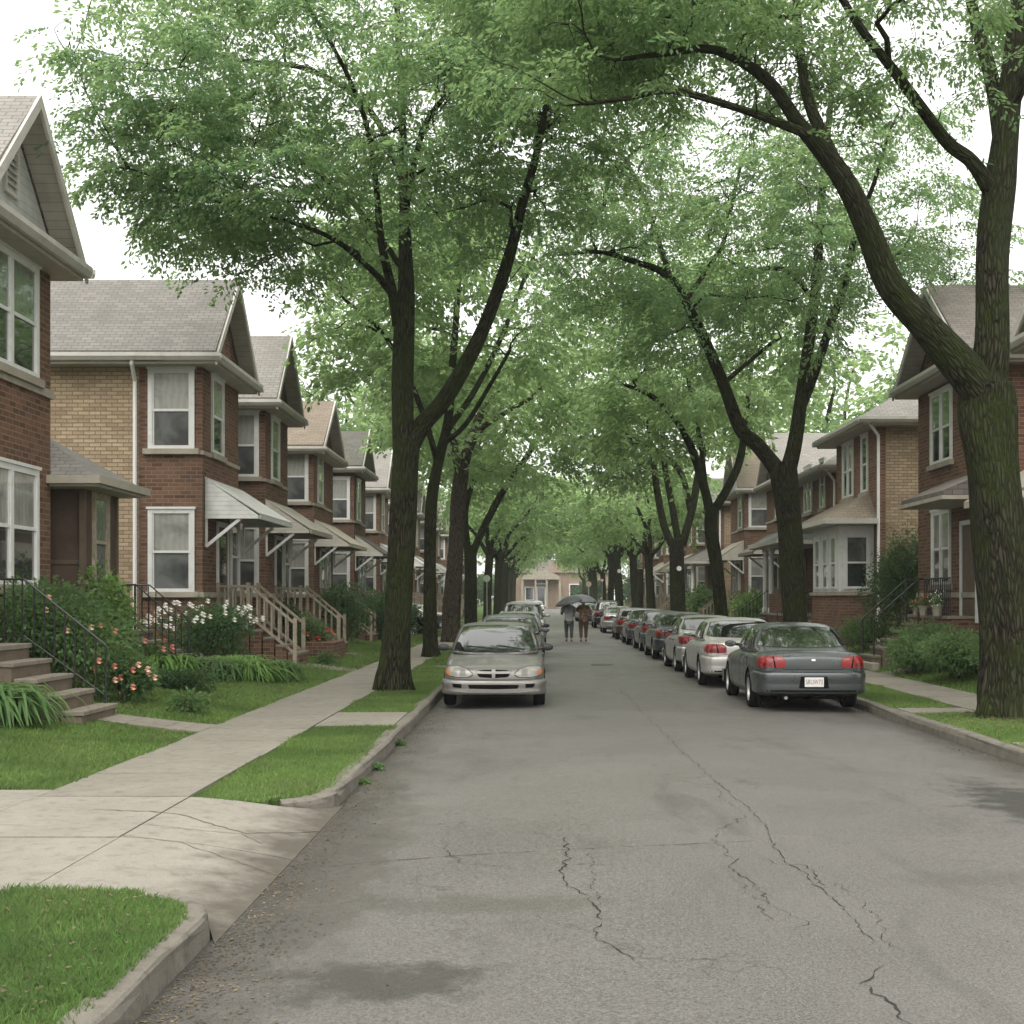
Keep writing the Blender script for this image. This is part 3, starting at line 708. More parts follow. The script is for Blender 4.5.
def make_car(style, kind, paint, name='parked_car', txt=None):
    S = STY[style]; root = empty(name, (0,0,0)); L = S['L']; W = S['tub'][6][1]
    tub, gh = car_bodies(style)
    # wheel arches cut out of the tub
    r = S['wr']; ar = r+.045
    for (wy) in S['wb']:
        for sg in (-1,1):
            c = MB(); c.lathe([(ar,-.20),(ar,.30)], 32, (sg*(W-.02), wy, r+.01), 'x')
            cu = c.build('cutter', 'dark_gap'); 
            b = tub.modifiers.new('b','BOOLEAN'); b.operation = 'DIFFERENCE'; b.object = cu; b.solver = 'EXACT'; tub.data.materials.clear(); tub.data.materials.append(paint)
            bm = bmesh.new(); bm.from_mesh(cu.data); bmesh.ops.recalc_face_normals(bm, faces=bm.faces[:]); bm.to_mesh(cu.data); bm.free()
            apply_mods(tub); bpy.data.objects.remove(cu)
    bm = bmesh.new(); bm.from_mesh(tub.data); bm.faces.ensure_lookup_table()
    mi = [f.material_index for f in bm.faces]
    k0 = len(bm.faces)
    bm.from_mesh(gh.data); bm.to_mesh(tub.data); bm.free()
    tub.name = 'body'; tub.data.name = 'body'; tub.parent = root
    bpy.data.objects.remove(gh)
    me = tub.data
    if len(me.materials) < 2: me.materials.append(M['dark_gap'])
    me.materials[0] = paint; me.materials[1] = M['dark_gap']
    me.polygons.foreach_set('use_smooth', [True]*len(me.polygons))
    for i in range(len(mi)):
        # wheel-well walls dark
        p = me.polygons[i]; c = p.center
        inwell = any((c.y-wy)**2+(c.z-r-.01)**2 < (ar+.004)**2 for wy in S['wb']) and abs(c.x) < W+.05 and abs(c.x) > W-.24
        if inwell: p.material_index = 1; p.use_smooth = False
        elif c.z < S['tub'][6][2]+.035 and abs(p.normal.z) > .6: p.material_index = 1
    for i in range(len(mi), len(me.polygons)): me.polygons[i].material_index = 0
    try: me.set_sharp_from_angle(angle=R(40))
    except Exception: pass
    allv = [v.co.copy() for v in me.vertices]; allf = [tuple(p.vertices) for p in me.polygons]
    for sgn, (z0, z1) in ((-1, dict(sedan=(.30,.665), compact=(.30,.66), suv=(.38,.70))[style]), (1, dict(sedan=(.24,.50), compact=(.235,.485), suv=(.34,.62))[style])):
        Lh = L/2; W1 = W*1.0; pth = [(-W1+.005,Lh-.62),(-W1-.004,Lh-.42),(-W*.965,Lh-.20),(-W*.86,Lh-.045),(-W*.62,Lh+.012),(-W*.3,Lh+.03),(0,Lh+.036)]
        pth = pth+[(-x,y) for x,y in pth[-2::-1]]; pth = smooth_path([(x,y,0) for x,y in pth],[0]*len(pth),3)[0]
        zm = (z0+z1)/2; prf = [(-.10,z0),(.0,z0+.012),(.012,z0+.05),(.006,zm-.03),(.006,zm),(.014,zm+.03),(.015,z1-.06),(.008,z1-.02),(-.02,z1),(-.10,z1+.005)]
        bmb = MB(); K = len(prf)
        for i, p in enumerate(pth):
            d = (pth[min(i+1,len(pth)-1)]-pth[max(i-1,0)]).normalized(); nr = Vector((-d.y,d.x,0))
            for o_, z_ in prf: q = p+nr*o_; bmb.v.append((q.x, q.y*sgn, z_))
        for i in range(len(pth)-1):
            for q in range(K-1):
                a = i*K+q; f_ = (a, a+1, a+1+K, a+K); bmb.f.append(f_ if sgn < 0 else f_[::-1])
        bo = bmb.build('bumper', paint, root, smooth=True); kk = len(allv); allv += [v.co.copy() for v in bo.data.vertices]; allf += [tuple(kk+i for i in p.vertices) for p in bo.data.polygons]
    bvh = BVHTree.FromPolygons(allv, allf)
    # glass
    def ww(spec, sgn, nm, z0b=.0):
        (bx, bz), (tx, tz) = spec
        lo = [(-bx, bz+.02),(-bx*.6,bz),(0,bz-.008),(bx*.6,bz),(bx,bz+.02)]; hi = [(-tx,tz-.02),(-tx*.6,tz+.005),(0,tz+.012),(tx*.6,tz+.005),(tx,tz-.02)]
        sea = [(u*1.03, v-.012) for u,v in lo]; seb = [(u*1.035, v+.012) for u,v in hi]
        make_patch(bvh, sea, seb, 'y', sgn, .003, 20, 10).build('window_seal', 'black_trim', root, smooth=True)
        return make_patch(bvh, lo, hi, 'y', sgn, .006, 20, 10).build(nm, 'glass_car', root, smooth=True)
    ww(S['ws'], 1, 'windscreen'); ww(S['rw'], -1, 'rear_window')
    for sg in (-1, 1):
        sm = MB()
        for q in S['dw']:
            q = list(q); lo = [q[0],q[1]]; hi = [q[3],q[2]]
            cx = sum(p[0] for p in q)/4; cz = sum(p[1] for p in q)/4
            e = [(cx+(p[0]-cx)*1.05, cz+(p[1]-cz)*1.09) for p in q]
            make_patch(bvh, [e[0],e[1]], [e[3],e[2]], 'x', sg, .003, 10, 8, mb=sm)
            make_patch(bvh, lo, hi, 'x', sg, .006, 10, 8).build('side_window', 'glass_car', root, smooth=True)
        sm.build('window_frame', 'black_trim', root, smooth=True)
        # door seams, sill strip, handles, mirror
        d = S['dw']; zb = S['tub'][6][2]; bz = d[0][0][1]-.02; seam = MB()
        for yy in (d[0][0][0]+.10, d[0][1][0]-.04, d[1][1][0]+(.12 if style != 'suv' else -.04)):
            if min(abs(yy-S['wb'][1]), 9) < ar: y2, z2 = yy, r+math.sqrt(max(.0, ar*ar-(yy-S['wb'][1])**2))+.06
            else: z2 = zb+.12
            make_patch(bvh, [(yy-.005,z2),(yy+.005,z2)], [(yy-.005,bz),(yy+.005,bz)], 'x', sg, .002, 1, 12, mb=seam)
        make_patch(bvh, [(d[1][1][0]+.42,zb+.12),(d[0][0][0]+.10,zb+.12)], [(d[1][1][0]+.42,zb+.128),(d[0][0][0]+.10,zb+.128)], 'x', sg, .002, 20, 1, mb=seam)
        seam.build('door_seam', 'dark_gap', root)
        make_patch(bvh, [(d[1][1][0]+.45,.50),(d[0][0][0]+.12,.50)], [(d[1][1][0]+.45,.545),(d[0][0][0]+.12,.545)], 'x', sg, .009, 20, 2).build('side_moulding', paint, root, smooth=True)
        for yy in (d[0][1][0]+.14, d[1][1][0]+.26):
            hx = bvh.ray_cast(Vector((3*sg,yy,bz-.13)), Vector((-sg,0,0)))[0]
            if hx is not None:
                h = MB(); h.box(hx.x-.005, hx.x+sg*.028, yy-.08, yy+.08, bz-.145, bz-.115); h.build('door_handle', paint if kind != 'silver' else 'black_trim', root, bevel=.006)
        my = d[0][0][0]-.07; mx = W*.93
        mm = MB(); mm.tube([(sg*(mx-.10),my+.02,bz+.03),(sg*(mx+.03),my,bz+.045)], .028, 8)
        mo = MB(); prof = []
        for k in range(6):
            t = k/5; prof.append((math.sin(math.pi*(.08+.84*t))**.6, t))
        rings = []
        for q, (s_, t) in enumerate(prof):
            ring = []
            for k in range(12):
                a = 2*math.pi*k/12; ring.append((sg*(mx+.01+.20*t), my+.045*math.copysign(abs(math.cos(a))**.7,math.cos(a))*s_, bz+.055+.062*math.copysign(abs(math.sin(a))**.7,math.sin(a))*s_))
            rings.append(ring)
        v_, f_ = loftrings(rings); mo.add(v_, f_ if sg > 0 else [f[::-1] for f in f_])
        m1 = mo.build('mirror', 'black_trim' if kind == 'silver' else paint, root, smooth=True); mm.build('mirror_arm', 'black_trim', m1)
        mg = MB(); mg.add([(sg*(mx+.03),my-.047,bz+.02),(sg*(mx+.19),my-.047,bz+.02),(sg*(mx+.19),my-.047,bz+.09),(sg*(mx+.03),my-.047,bz+.095)], [(0,1,2,3) if sg > 0 else (3,2,1,0)]); mg.build('mirror_glass', 'glass_car', m1)
    for (wy) in S['wb']:
        for sg in (-1, 1): add_wheel(root, sg*(W-.105), wy, r, 5 if kind == 'dark' else 7)
    ub = MB(); ub.box(-W*.62, W*.62, -L/2+.35, L/2-.4, .20, .34); ub.box(-.05,.05,-L/2+.1,-L/2+.5,.22,.27); ub.build('underbody', 'dark_gap', root)
    ex = MB(); ex.tube([(-.42,-L/2+.12,.235),(-.42,-L/2+.6,.24)], .028, 10); ex.build('exhaust', 'rim', root)
    zt = 1.01 if style != 'suv' else 1.12; hz = dict(sedan=.60, compact=.60, suv=.80)[style]; P = lambda lo, hi, sgn, nm, mt, off=.006, par=root, n=14, m=6: make_patch(bvh, lo, hi, 'y', sgn, off, n, m).build(nm, mt, par, smooth=True)
    # front end
    Wf = W
    for sg in (-1,1):
        f = (lambda pl: [(sg*u, v) for u, v in pl])
        lo = [(.36,hz-.035),(.42,hz-.065),(.60,hz-.07),(.74,hz-.05),(.80,hz-.01)]; hi = [(.36,hz-.01),(.44,hz+.055),(.58,hz+.095),(.70,hz+.105),(.80,hz+.075)]
        P(f([(a*1.0+(.012 if i > 2 else -.012), b-.012) for i,(a,b) in enumerate(lo)]), f([(a+(.012 if i > 2 else -.012), b+.012) for i,(a,b) in enumerate(hi)]), 1, 'headlight_surround', 'black_trim', .004)
        hl = P(f(lo), f(hi), 1, 'headlight', 'lamp_clear', .012)
        P(f([(.735,hz-.045),(.79,hz-.012)]), f([(.735,hz+.03),(.79,hz+.05)]), 1, 'turn_signal', 'lamp_amber', .016, hl, 4, 4)
        P(f([(.46,hz-.045),(.56,hz-.045)]), f([(.47,hz+.05),(.56,hz+.065)]), 1, 'lamp_bowl', 'lamp_bowl', .0145, hl, 4, 4)
    gz = hz-.015
    if kind == 'silver':                 # twin-slot grille split by a body-coloured cross
        gr = P([(-.285,gz+.02),(-.24,gz-.055),(0,gz-.07),(.24,gz-.055),(.285,gz+.02)], [(-.30,gz+.045),(-.2,gz+.06),(0,gz+.066),(.2,gz+.06),(.30,gz+.045)], 1, 'grille', 'dark_gap', .006)
        P([(-.28,gz+.0),(0,gz-.005),(.28,gz+.0)], [(-.29,gz+.036),(0,gz+.032),(.29,gz+.036)], 1, 'grille_bar', paint, .022, gr)
        P([(-.028,gz-.072),(.028,gz-.072)], [(-.032,gz+.066),(.032,gz+.066)], 1, 'grille_post', paint, .026, gr, 3, 6)
    else:
        gr = P([(-.28,gz-.05),(.28,gz-.05)], [(-.30,gz+.045),(.30,gz+.045)], 1, 'grille', 'dark_gap', .006)
        P([(-.27,gz-.01),(.27,gz-.01)], [(-.27,gz+.006),(.27,gz+.006)], 1, 'grille_bar', 'chrome', .014, gr, 14, 1)
    bz = hz-.19
    P([(-.40,bz-.065),(0,bz-.075),(.40,bz-.065)], [(-.42,bz+.0),(0,bz+.0),(.42,bz+.0)], 1, 'bumper_intake', 'dark_gap', .005)
    for sg in (-1,1):
        P([(sg*.53,bz-.055),(sg*.66,bz-.045)], [(sg*.53,bz+.012),(sg*.69,bz+.018)], 1, 'fog_recess', 'dark_gap', .005, root, 6, 4)
    P([(-.80,hz-.10),(-.4,hz-.118),(.4,hz-.118),(.80,hz-.10)], [(-.80,hz-.094),(-.4,hz-.110),(.4,hz-.110),(.80,hz-.094)], 1, 'bumper_seam', 'dark_gap', .003, root, 24, 1)
    P([(-.74,bz-.105),(-.4,bz-.13),(.4,bz-.13),(.74,bz-.105)], [(-.76,bz-.085),(-.4,bz-.11),(.4,bz-.11),(.76,bz-.085)], 1, 'bumper_lip', paint, .016, root, 24, 1)
    # bonnet and boot shut lines seen from above: thin strips on the surface
    wm = MB()
    for sg in (-1, .1):
        a = bvh.ray_cast(Vector((sg*.5-.02, S['gh'][1][2]-.05, 3)), Vector((0,0,-1)))[0]; b = bvh.ray_cast(Vector((sg*.5+.45, S['gh'][1][2]-.14, 3)), Vector((0,0,-1)))[0]
        if a is not None and b is not None: wm.bar(a+Vector((0,0,.02)), b+Vector((0,0,.02)), .014, .012)
    if wm.v: wm.build('wiper', 'black_trim', root)
    # rear end
    rz = zt-.20
    for sg in (-1,1):
        f = (lambda pl: [(sg*u, v) for u, v in pl])
        tl = P(f([(.44,rz-.075),(.60,rz-.085),(.82,rz-.082)]), f([(.445,rz+.045),(.51,rz+.09),(.82,rz+.09)]), -1, 'tail_light', 'lamp_red', .012)
        P(f([(.595,rz-.085),(.625,rz-.085)]), f([(.635,rz+.095),(.648,rz+.095)]), -1, 'lamp_divider', 'dark_gap', .0165, tl, 2, 8)
        P(f([(.67,rz-.065),(.79,rz-.06)]), f([(.67,rz-.01),(.79,rz-.005)]), -1, 'brake_lamp', 'lamp_dark_red', .0155, tl, 6, 4)
        P(f([(.48,rz+.03),(.58,rz+.035)]), f([(.50,rz+.06),(.58,rz+.07)]), -1, 'reverse_lamp', 'lamp_pink', .0155, tl, 4, 3)
        tw = make_patch(bvh, [(-L/2+.02,rz-.06),(-L/2+.30,rz-.05)], [(-L/2+.04,rz+.075),(-L/2+.26,rz+.06)], 'x', sg, .010, 8, 5); tw.build('tail_light', 'lamp_red', root, smooth=True)
    P([(-.47,rz-.115),(.47,rz-.115)], [(-.47,rz-.108),(.47,rz-.108)], -1, 'boot_seam', 'dark_gap', .003, root, 20, 1)
    for sg in (-1,1): P([(sg*.47,rz-.115),(sg*.477,rz-.115)], [(sg*.60,rz+.14),(sg*.607,rz+.14)], -1, 'boot_seam', 'dark_gap', .003, root, 1, 10)
    P([(-.83,rz-.155),(.83,rz-.155)], [(-.83,rz-.13),(.83,rz-.13)], -1, 'bumper_step', paint, .022, root, 26, 2)
    P([(-.80,zb+.16),(.80,zb+.16)], [(-.80,zb+.19),(.80,zb+.19)], -1, 'bumper_crease', 'dark_gap', .003, root, 26, 1)
    pz = dict(sedan=.50, compact=.50, suv=.62)[style]
    P([(-.24,pz-.10),(.24,pz-.10)], [(-.21,pz+.09),(.21,pz+.09)], -1, 'plate_recess', 'dark_gap', .0035, root, 10, 6)
    h = bvh.ray_cast(Vector((0,-6,pz)), Vector((0,1,0)))[0]; plate(root, h.y-.016, pz, -1, txt)
    P([(-.03,rz+.025),(.03,rz+.025)], [(-.03,rz+.055),(.03,rz+.055)], -1, 'badge', 'chrome', .008, root, 3, 3)
    return root
PAINT = {k: m_carpaint(k+' paint', c, mt, ro) for k, c, mt, ro in [
  ('pewter', (.165,.157,.143), .5, .36), ('teal_grey', (.052,.060,.060), .5, .25), ('champagne', (.42,.41,.385), .6, .3), ('silver', (.36,.36,.35), .65, .28),
  ('charcoal', (.045,.05,.055), .5, .25), ('black', (.012,.013,.015), .3, .2), ('brown', (.09,.058,.04), .5, .28), ('white', (.62,.62,.60), .0, .35), ('graphite', (.085,.09,.098), .5, .28)]}
def place(o, x, y, rz=0, label=None, cat='car', group=None):
    o.location = (x, y, roadz(x) if CL < x < CR else .15); o.rotation_euler = (0,0,rz); tag(o, label, cat, group); return o
def recolor(o, paint, olds):
    for ch in o.children:
        if ch.type == 'MESH' and any(m in olds for m in ch.data.materials if m):
            ch.data = ch.data.copy()
            for i, m in enumerate(ch.data.materials):
                if m in olds: ch.data.materials[i] = paint
        recolor(ch, paint, olds)
GR_R = 'cars parked along the right kerb'; GR_L = 'cars parked along the left kerb'
c1 = place(make_car('sedan', 'dark', PAINT['teal_grey'], txt='SRUW73'), 4.46, 24.05, R(-.6), 'grey-green sedan nearest on the right kerb, red tail lights and white number plate towards us', group=GR_R)
c2 = place(make_car('compact', 'silver', PAINT['pewter']), -.74, 24.55, math.pi+R(.5), 'pewter compact car facing us by the left kerb, foremost of the left row', group=GR_L)
def clone(src, srcpaint, paint, x, y, rz, label, group):
    c = copy_tree(src)
    if paint is not srcpaint: recolor(c, paint, [srcpaint])
    for ch in list(c.children):
        for g in list(ch.children):
            if g.name.startswith('plate_lettering'): bpy.data.objects.remove(g)
    return place(c, x, y, rz, label, group=group)
suv = None
TG, PW = PAINT['teal_grey'], PAINT['pewter']
clone(c1, TG, PAINT['champagne'], 4.30, 29.75, R(-.4), 'pale silver-white sedan second from the front on the right kerb', GR_R)
clone(c2, PW, PAINT['silver'], 4.30, 35.0, R(.3), 'silver compact third from the front in the right row, behind the pale sedan', GR_R)
clone(c1, TG, PAINT['charcoal'], 4.35, 41.9, 0, 'dark charcoal sedan fourth from the front on the right kerb', GR_R)
clone(c2, PW, PAINT['graphite'], 4.40, 48.0, R(.5), 'graphite compact fifth from the front on the right kerb', GR_R)
clone(c1, TG, PAINT['graphite'], 4.40, 54.4, 0, 'dark graphite sedan sixth from the front of the right row', GR_R)
clone(c2, PW, PAINT['brown'], 4.35, 61.3, R(-.5), 'dark brown compact seventh from the front on the right kerb', GR_R)
clone(c2, PW, PAINT['silver'], 4.30, 72.0, 0, 'pale silver compact behind the brown one, beside the right umbrella', GR_R)
su = place(make_car('suv', 'suv', PAINT['black']), 4.35, 84, 0, 'black tall car beyond the pale silver compact, right row', group=GR_R)
for k, (y, pt, lb) in enumerate([(97,'charcoal','tenth car of the right row, dark, just past the black tall car'),(108,'silver','silver car eleventh along the right kerb, seen above the umbrella'),
        (120,'graphite','grey car twelfth along the right kerb, far down the street'),(133,'charcoal','dark car thirteenth along the right kerb, far down the street'),(148,'black','black car fourteenth and last on the right kerb')]):
    clone(c1, TG, PAINT[pt], 4.2-.012*(y-90), y, 0, lb, GR_R)
clone(c1, TG, PAINT['graphite'], -.72, 35.3, math.pi, 'dark grey sedan right behind the pewter compact, left kerb', GR_L)
clone(c2, PW, PAINT['silver'], -.62, 43.3, math.pi, 'silver compact third in the left row, mostly hidden by the dark sedan', GR_L)
BK = PAINT['black']
def clone_suv(paint, x, y, rz, label, g):
    c = copy_tree(su); recolor(c, paint, [BK]); return place(c, x, y, rz, label, group=g)
clone_suv(PAINT['silver'], -.55, 52.5, math.pi, 'silver tall car with a high pale roof, fourth in the left row', GR_L)
clone_suv(PAINT['white'], -.65, 62.5, math.pi, 'white tall car whose roof shows highest at the back of the left row', GR_L)
clone(c2, PW, PAINT['white'], .1, 190, math.pi, 'small white car far off at the closed end of the street', None)
clone(c1, TG, PAINT['silver'], -6.6, 66, R(75), 'silver sedan in a side drive, half hidden behind the left tree trunks', None)
clone(c2, PW, PAINT['black'], -6.5, 60.5, R(80), 'black compact in a side drive behind the left tree trunks', None)
# ------------------------------------------------------------------ houses
class House:
    def __init__(s, name, side, Yn, Xw, label, group=None):
        s.side = side; s.root = empty(name, (Xw*(-side), Yn, .0)); s.root['label'] = label; s.root['category'] = 'house'
        if group: s.root['group'] = group
    def mb(s): return MB(s.side)
    def put(s, m, name, mat, par=None, smooth=False, bevel=0): return m.build(name, mat, par or s.root, smooth, bevel)
    # wall frames: front (normal +a), near (normal -b), porch frames by offset
    def P(s, face, u, v, n, off):
        if face == 'front': return (off+n, u, v)
        return (u, off-n, v)
    def fbox(s, m, face, off, u0, u1, v0, v1, n0, n1):
        if face == 'front': m.box(off+n0, off+n1, u0, u1, v0, v1)
        else: m.box(u0, u1, off-n1, off-n0, v0, v1)
    def window(s, face, off, u, v0, v1, w, panes=1, up='pane_blind', lo='pane_grey', frame='window_white', sill=True, lintel=False, par=None):
        m = s.mb(); fw = .095; u0, u1 = u-w/2, u+w/2
        B = lambda a,b,c,d,n0=-.02,n1=.05: s.fbox(m, face, off, a, b, c, d, n0, n1)
        B(u0-fw,u0,v0-.03,v1+fw); B(u1,u1+fw,v0-.03,v1+fw); B(u0,u1,v1,v1+fw,-.02,.048); B(u0,u1,v0-.03,v0+.04,-.02,.06)
        B(u0-fw-.03,u1+fw+.03,v1+fw,v1+fw+.05,-.02,.075)
        for k in range(1, panes):
            c = u0+w*k/panes; B(c-.055,c+.055,v0+.04,v1,-.02,.05)
        vm = (v0+v1)/2
        for k in range(panes):
            a = u0+w*k/panes+(.055 if k else 0); b = u0+w*(k+1)/panes-(.055 if k < panes-1 else 0)
            B(a,b,vm-.025,vm+.03,-.02,.038)
            B(a,a+.04,v0+.04,vm-.025,-.02,.022); B(b-.04,b,v0+.04,vm-.025,-.02,.022); B(a,a+.035,vm+.03,v1,-.02,.034); B(b-.035,b,vm+.03,v1,-.02,.034)
        fo = s.put(m, 'window', frame, par)
        for k in range(panes):
            a = u0+w*k/panes+(.04 if k else .0)+.035; b = u0+w*(k+1)/panes-(.04 if k < panes-1 else 0)-.035
            m = s.mb(); s.fbox(m, face, off, a, b, vm+.03, v1, .002, .016); s.put(m, 'pane', up, fo)
            m = s.mb(); s.fbox(m, face, off, a+.005, b-.005, v0+.04, vm-.025, .002, .010); s.put(m, 'pane', lo, fo)
        if sill:
            m = s.mb(); s.fbox(m, face, off, u0-.2, u1+.2, v0-.16, v0-.03, -.02, .10); s.put(m, 'sill', 'stone', fo, bevel=.008)
        return fo
    def hip(s, a0, a1, b0, b1, he, hr, mat, front=True, name='roof', back=True):
        # closed solid: ridge along a
        mid = (b0+b1)/2; k = (b1-b0)/2*1.0; m = s.mb()
        rf = a1-(k if front else 0); rb = a0
        v = [(a0,b0,he),(a1,b0,he),(a1,b1,he),(a0,b1,he),(rb,mid,hr),(rf,mid,hr)]
        f = [(3,2,1,0),(0,1,5,4),(2,3,4,5),(1,2,5),(3,0,4)]
        m.add(v, f); return s.put(m, name, mat)
    def eaves(s, a0, a1, b0, b1, he, dz=0, near=True, far=True, front=True, par=None, mat='trim'):
        m = s.mb(); m.box(a0, a1-.02, b0+.02, b1-.02, he-.19-dz, he-.012-dz); so = s.put(m, 'soffit', 'trim_cream', par)
        m = s.mb(); g = .13
        def gut(x0,x1,y0,y1): m.box(x0,x1,y0,y1,he-.12,he+.025)
        if near: m.prism([(b0-g,he+.03),(b0-g+.02,he+.03),(b0-g+.03,he-.06),(b0,he-.06),(b0,he-.13),(b0-g*.55,he-.13),(b0-g,he-.05)],'x',a0,a1+g)
        if far: m.prism([(b1+g,he+.03),(b1+g,he-.05),(b1+g*.55,he-.13),(b1,he-.13),(b1,he-.06),(b1+g-.03,he-.06),(b1+g-.02,he+.03)],'x',a0,a1+g)
        if front: m.prism([(a1+g,he+.029),(a1+g,he-.05),(a1+g*.55,he-.131),(a1,he-.131),(a1,he-.061),(a1+g-.03,he-.061),(a1+g-.02,he+.029)],'y',b0+.004,b1-.004)
        s.put(m, 'gutter', mat, par); return so
    def gable(s, a0, ov, b0, b1, he, hr, mat, tymp='siding', vent=False, inset=0.0):
        # two roof slabs, rake boards, recessed gable wall
        mid = (b0+b1)/2; m = s.mb(); t = .10; k = (b1-b0)/2; sl = math.hypot(k, hr-he); nx, nz = (hr-he)/sl*t, k/sl*t
        m.hexa([(a0,b0,he),(ov,b0,he),(ov,mid,hr),(a0,mid,hr)],[(a0,b0-nx*.2,he+nz),(ov,b0-nx*.2,he+nz),(ov,mid,hr+t*1.1),(a0,mid,hr+t*1.1)])
        r = s.put(m, 'roof', mat)
        m = s.mb(); m.hexa([(a0,mid,hr-.001),(ov,mid,hr-.001),(ov,b1,he),(a0,b1,he)],[(a0,mid,hr+t*1.1),(ov,mid,hr+t*1.1),(ov,b1+nx*.2,he+nz),(a0,b1+nx*.2,he+nz)])
        s.put(m, 'roof', mat)
        m = s.mb(); w = .20
        for (ba, bb) in ((b0,mid),(mid,b1)):
            up = ba == b0
            p = [(ba-.02 if up else mid, he-.04 if up else hr+.12),(mid if up else bb+.02, hr+.12 if up else he-.04)]
            (u0,v0),(u1,v1) = p
            m.prism([(u0,v0-w),(u1,v1-w),(u1,v1),(u0,v0)], 'x', ov-.002, ov+.045) if up else m.prism([(u0,v0-w),(u1,v1-w),(u1,v1),(u0,v0)], 'x', ov-.002, ov+.045)
        s.put(m, 'rake_board', 'trim')
        m = s.mb()                       # boarded underside of the overhang
        for sg, ba, bb in ((1,b0,mid),(-1,b1,mid)):
            q = [(0.02,ba,he-.02),(ov-.01,ba,he-.02),(ov-.01,bb,hr-.03),(0.02,bb,hr-.03)]
            q2 = [(x,y,z-.03) for x,y,z in q]
            m.add(q+q2, [(0,1,2,3) if sg > 0 else (3,2,1,0),(7,6,5,4) if sg > 0 else (4,5,6,7),(0,4,5,1),(1,5,6,2),(2,6,7,3),(3,7,4,0)])
        s.put(m, 'gable_soffit', 'soffit')
        m = s.mb(); e = .12; m.prism([(b0+e,he+.004),(b1-e,he+.004),(mid,hr-.08)], 'x', -.10, -.004+inset); gw = s.put(m, 'gable_wall', tymp)
        if vent:
            m = s.mb(); z0 = he+.62; 
            m.box(inset,.05+inset,mid-.26,mid-.20,z0-.05,z0+.75); m.box(inset,.05+inset,mid+.20,mid+.26,z0-.05,z0+.75); m.box(inset,.05+inset,mid-.2,mid+.2,z0+.70,z0+.75); m.box(inset,.05+inset,mid-.2,mid+.2,z0-.05,z0)
            for k_ in range(7): m.hexa([(inset,mid-.2,z0+.02+k_*.1),(inset+.04,mid-.2,z0+.0+k_*.1),(inset+.04,mid+.2,z0+.0+k_*.1),(inset,mid+.2,z0+.02+k_*.1)],[(inset,mid-.2,z0+.05+k_*.1),(inset+.045,mid-.2,z0+.015+k_*.1),(inset+.045,mid+.2,z0+.015+k_*.1),(inset,mid+.2,z0+.05+k_*.1)])
            s.put(m, 'louvre', 'trim', gw)
        # cornice roof skirt at the foot of the gable
        m = s.mb(); m.prism([(-.02,he+.0),(ov+.02,he+.0),(-.02,he+.10)], 'y', b0+.05, b1-.05); s.put(m, 'cornice', 'trim')
    def awning(s, b0, b1, out, z1, z0, mat='awning', a=0, strut=True, strutmat='window_white'):
        m = s.mb(); t = .035
        m.hexa([(a,b0,z1-t),(a+out,b0,z0-t),(a+out,b1,z0-t),(a,b1,z1-t)], [(a,b0,z1),(a+out,b0,z0),(a+out,b1,z0),(a,b1,z1)])
        m.box(a+out-.03, a+out, b0, b1, z0-.13, z0-t-.002)
        ao = s.put(m, 'awning', 'roof_brown' if mat == 'wood' else 'trim_cream' if mat != 'awning' else 'awning')
        m = s.mb()
        for b in (b0+.001, b1-.026):
            m = s.mb(); m.prism([(a+.01,z1-t-.005),(a+.01,z0-.12),(a+out-.05,z0-.12),(a+out-.05,z0-t-.01)], 'y', b, b+.025)
            s.put(m, 'side_panel', 'awning' if mat == 'awning' else 'awning_old', ao)
        if strut:
            m = s.mb()
            for b in ((b0+.06, b1-.06) if False else ()): m.bar((a+.02,b,z0-.12-.62),(a+out*.62,b,z0-.13),.07,.07); m.bar((a+.03,b,z0-.75),(a+.03,b,z0-.12),.05,.05)
            for b in (b0+.06, b1-.06):
                m = s.mb(); m.bar((a+.02,b,z0-.12-.62),(a+out*.62,b,z0-.13),.07,.07); m.bar((a+.03,b,z0-.75),(a+.03,b,z0-.12),.05,.05)
                s.put(m, 'strut', strutmat, ao)
        return ao
    def stairs(s, a0, b0, b1, ztop, n, run, zg, mat='brick_rust', tread='step', plat=.75, rail='wood', near_only=False, back=0.0):
        m = s.mb(); m.box(a0-back, a0+plat, b0, b1, zg-.4, ztop-.07); st = s.put(m, 'stairs', mat)
        m = s.mb(); m.box(a0-back, a0+plat+.03, b0-.03, b1+.03, ztop-.068, ztop); s.put(m, 'landing', tread, st, bevel=.008)
        rise = (ztop-zg)/(n+1)
        for k in range(n):
            z = ztop-rise*(k+1); a = a0+plat+run*k
            m = s.mb(); m.box(a+.031, a+run-.003, b0+.02, b1-.02, zg-.4, z-.062); s.put(m, 'riser', mat if mat != 'step' else 'step_face', st)
            m = s.mb(); m.box(a+.032, a+run+.03, b0, b1, z-.06, z); s.put(m, 'tread', tread, st, bevel=.008)
        ae = a0+plat+run*n; zr = .85; zb = zg+rise*.5
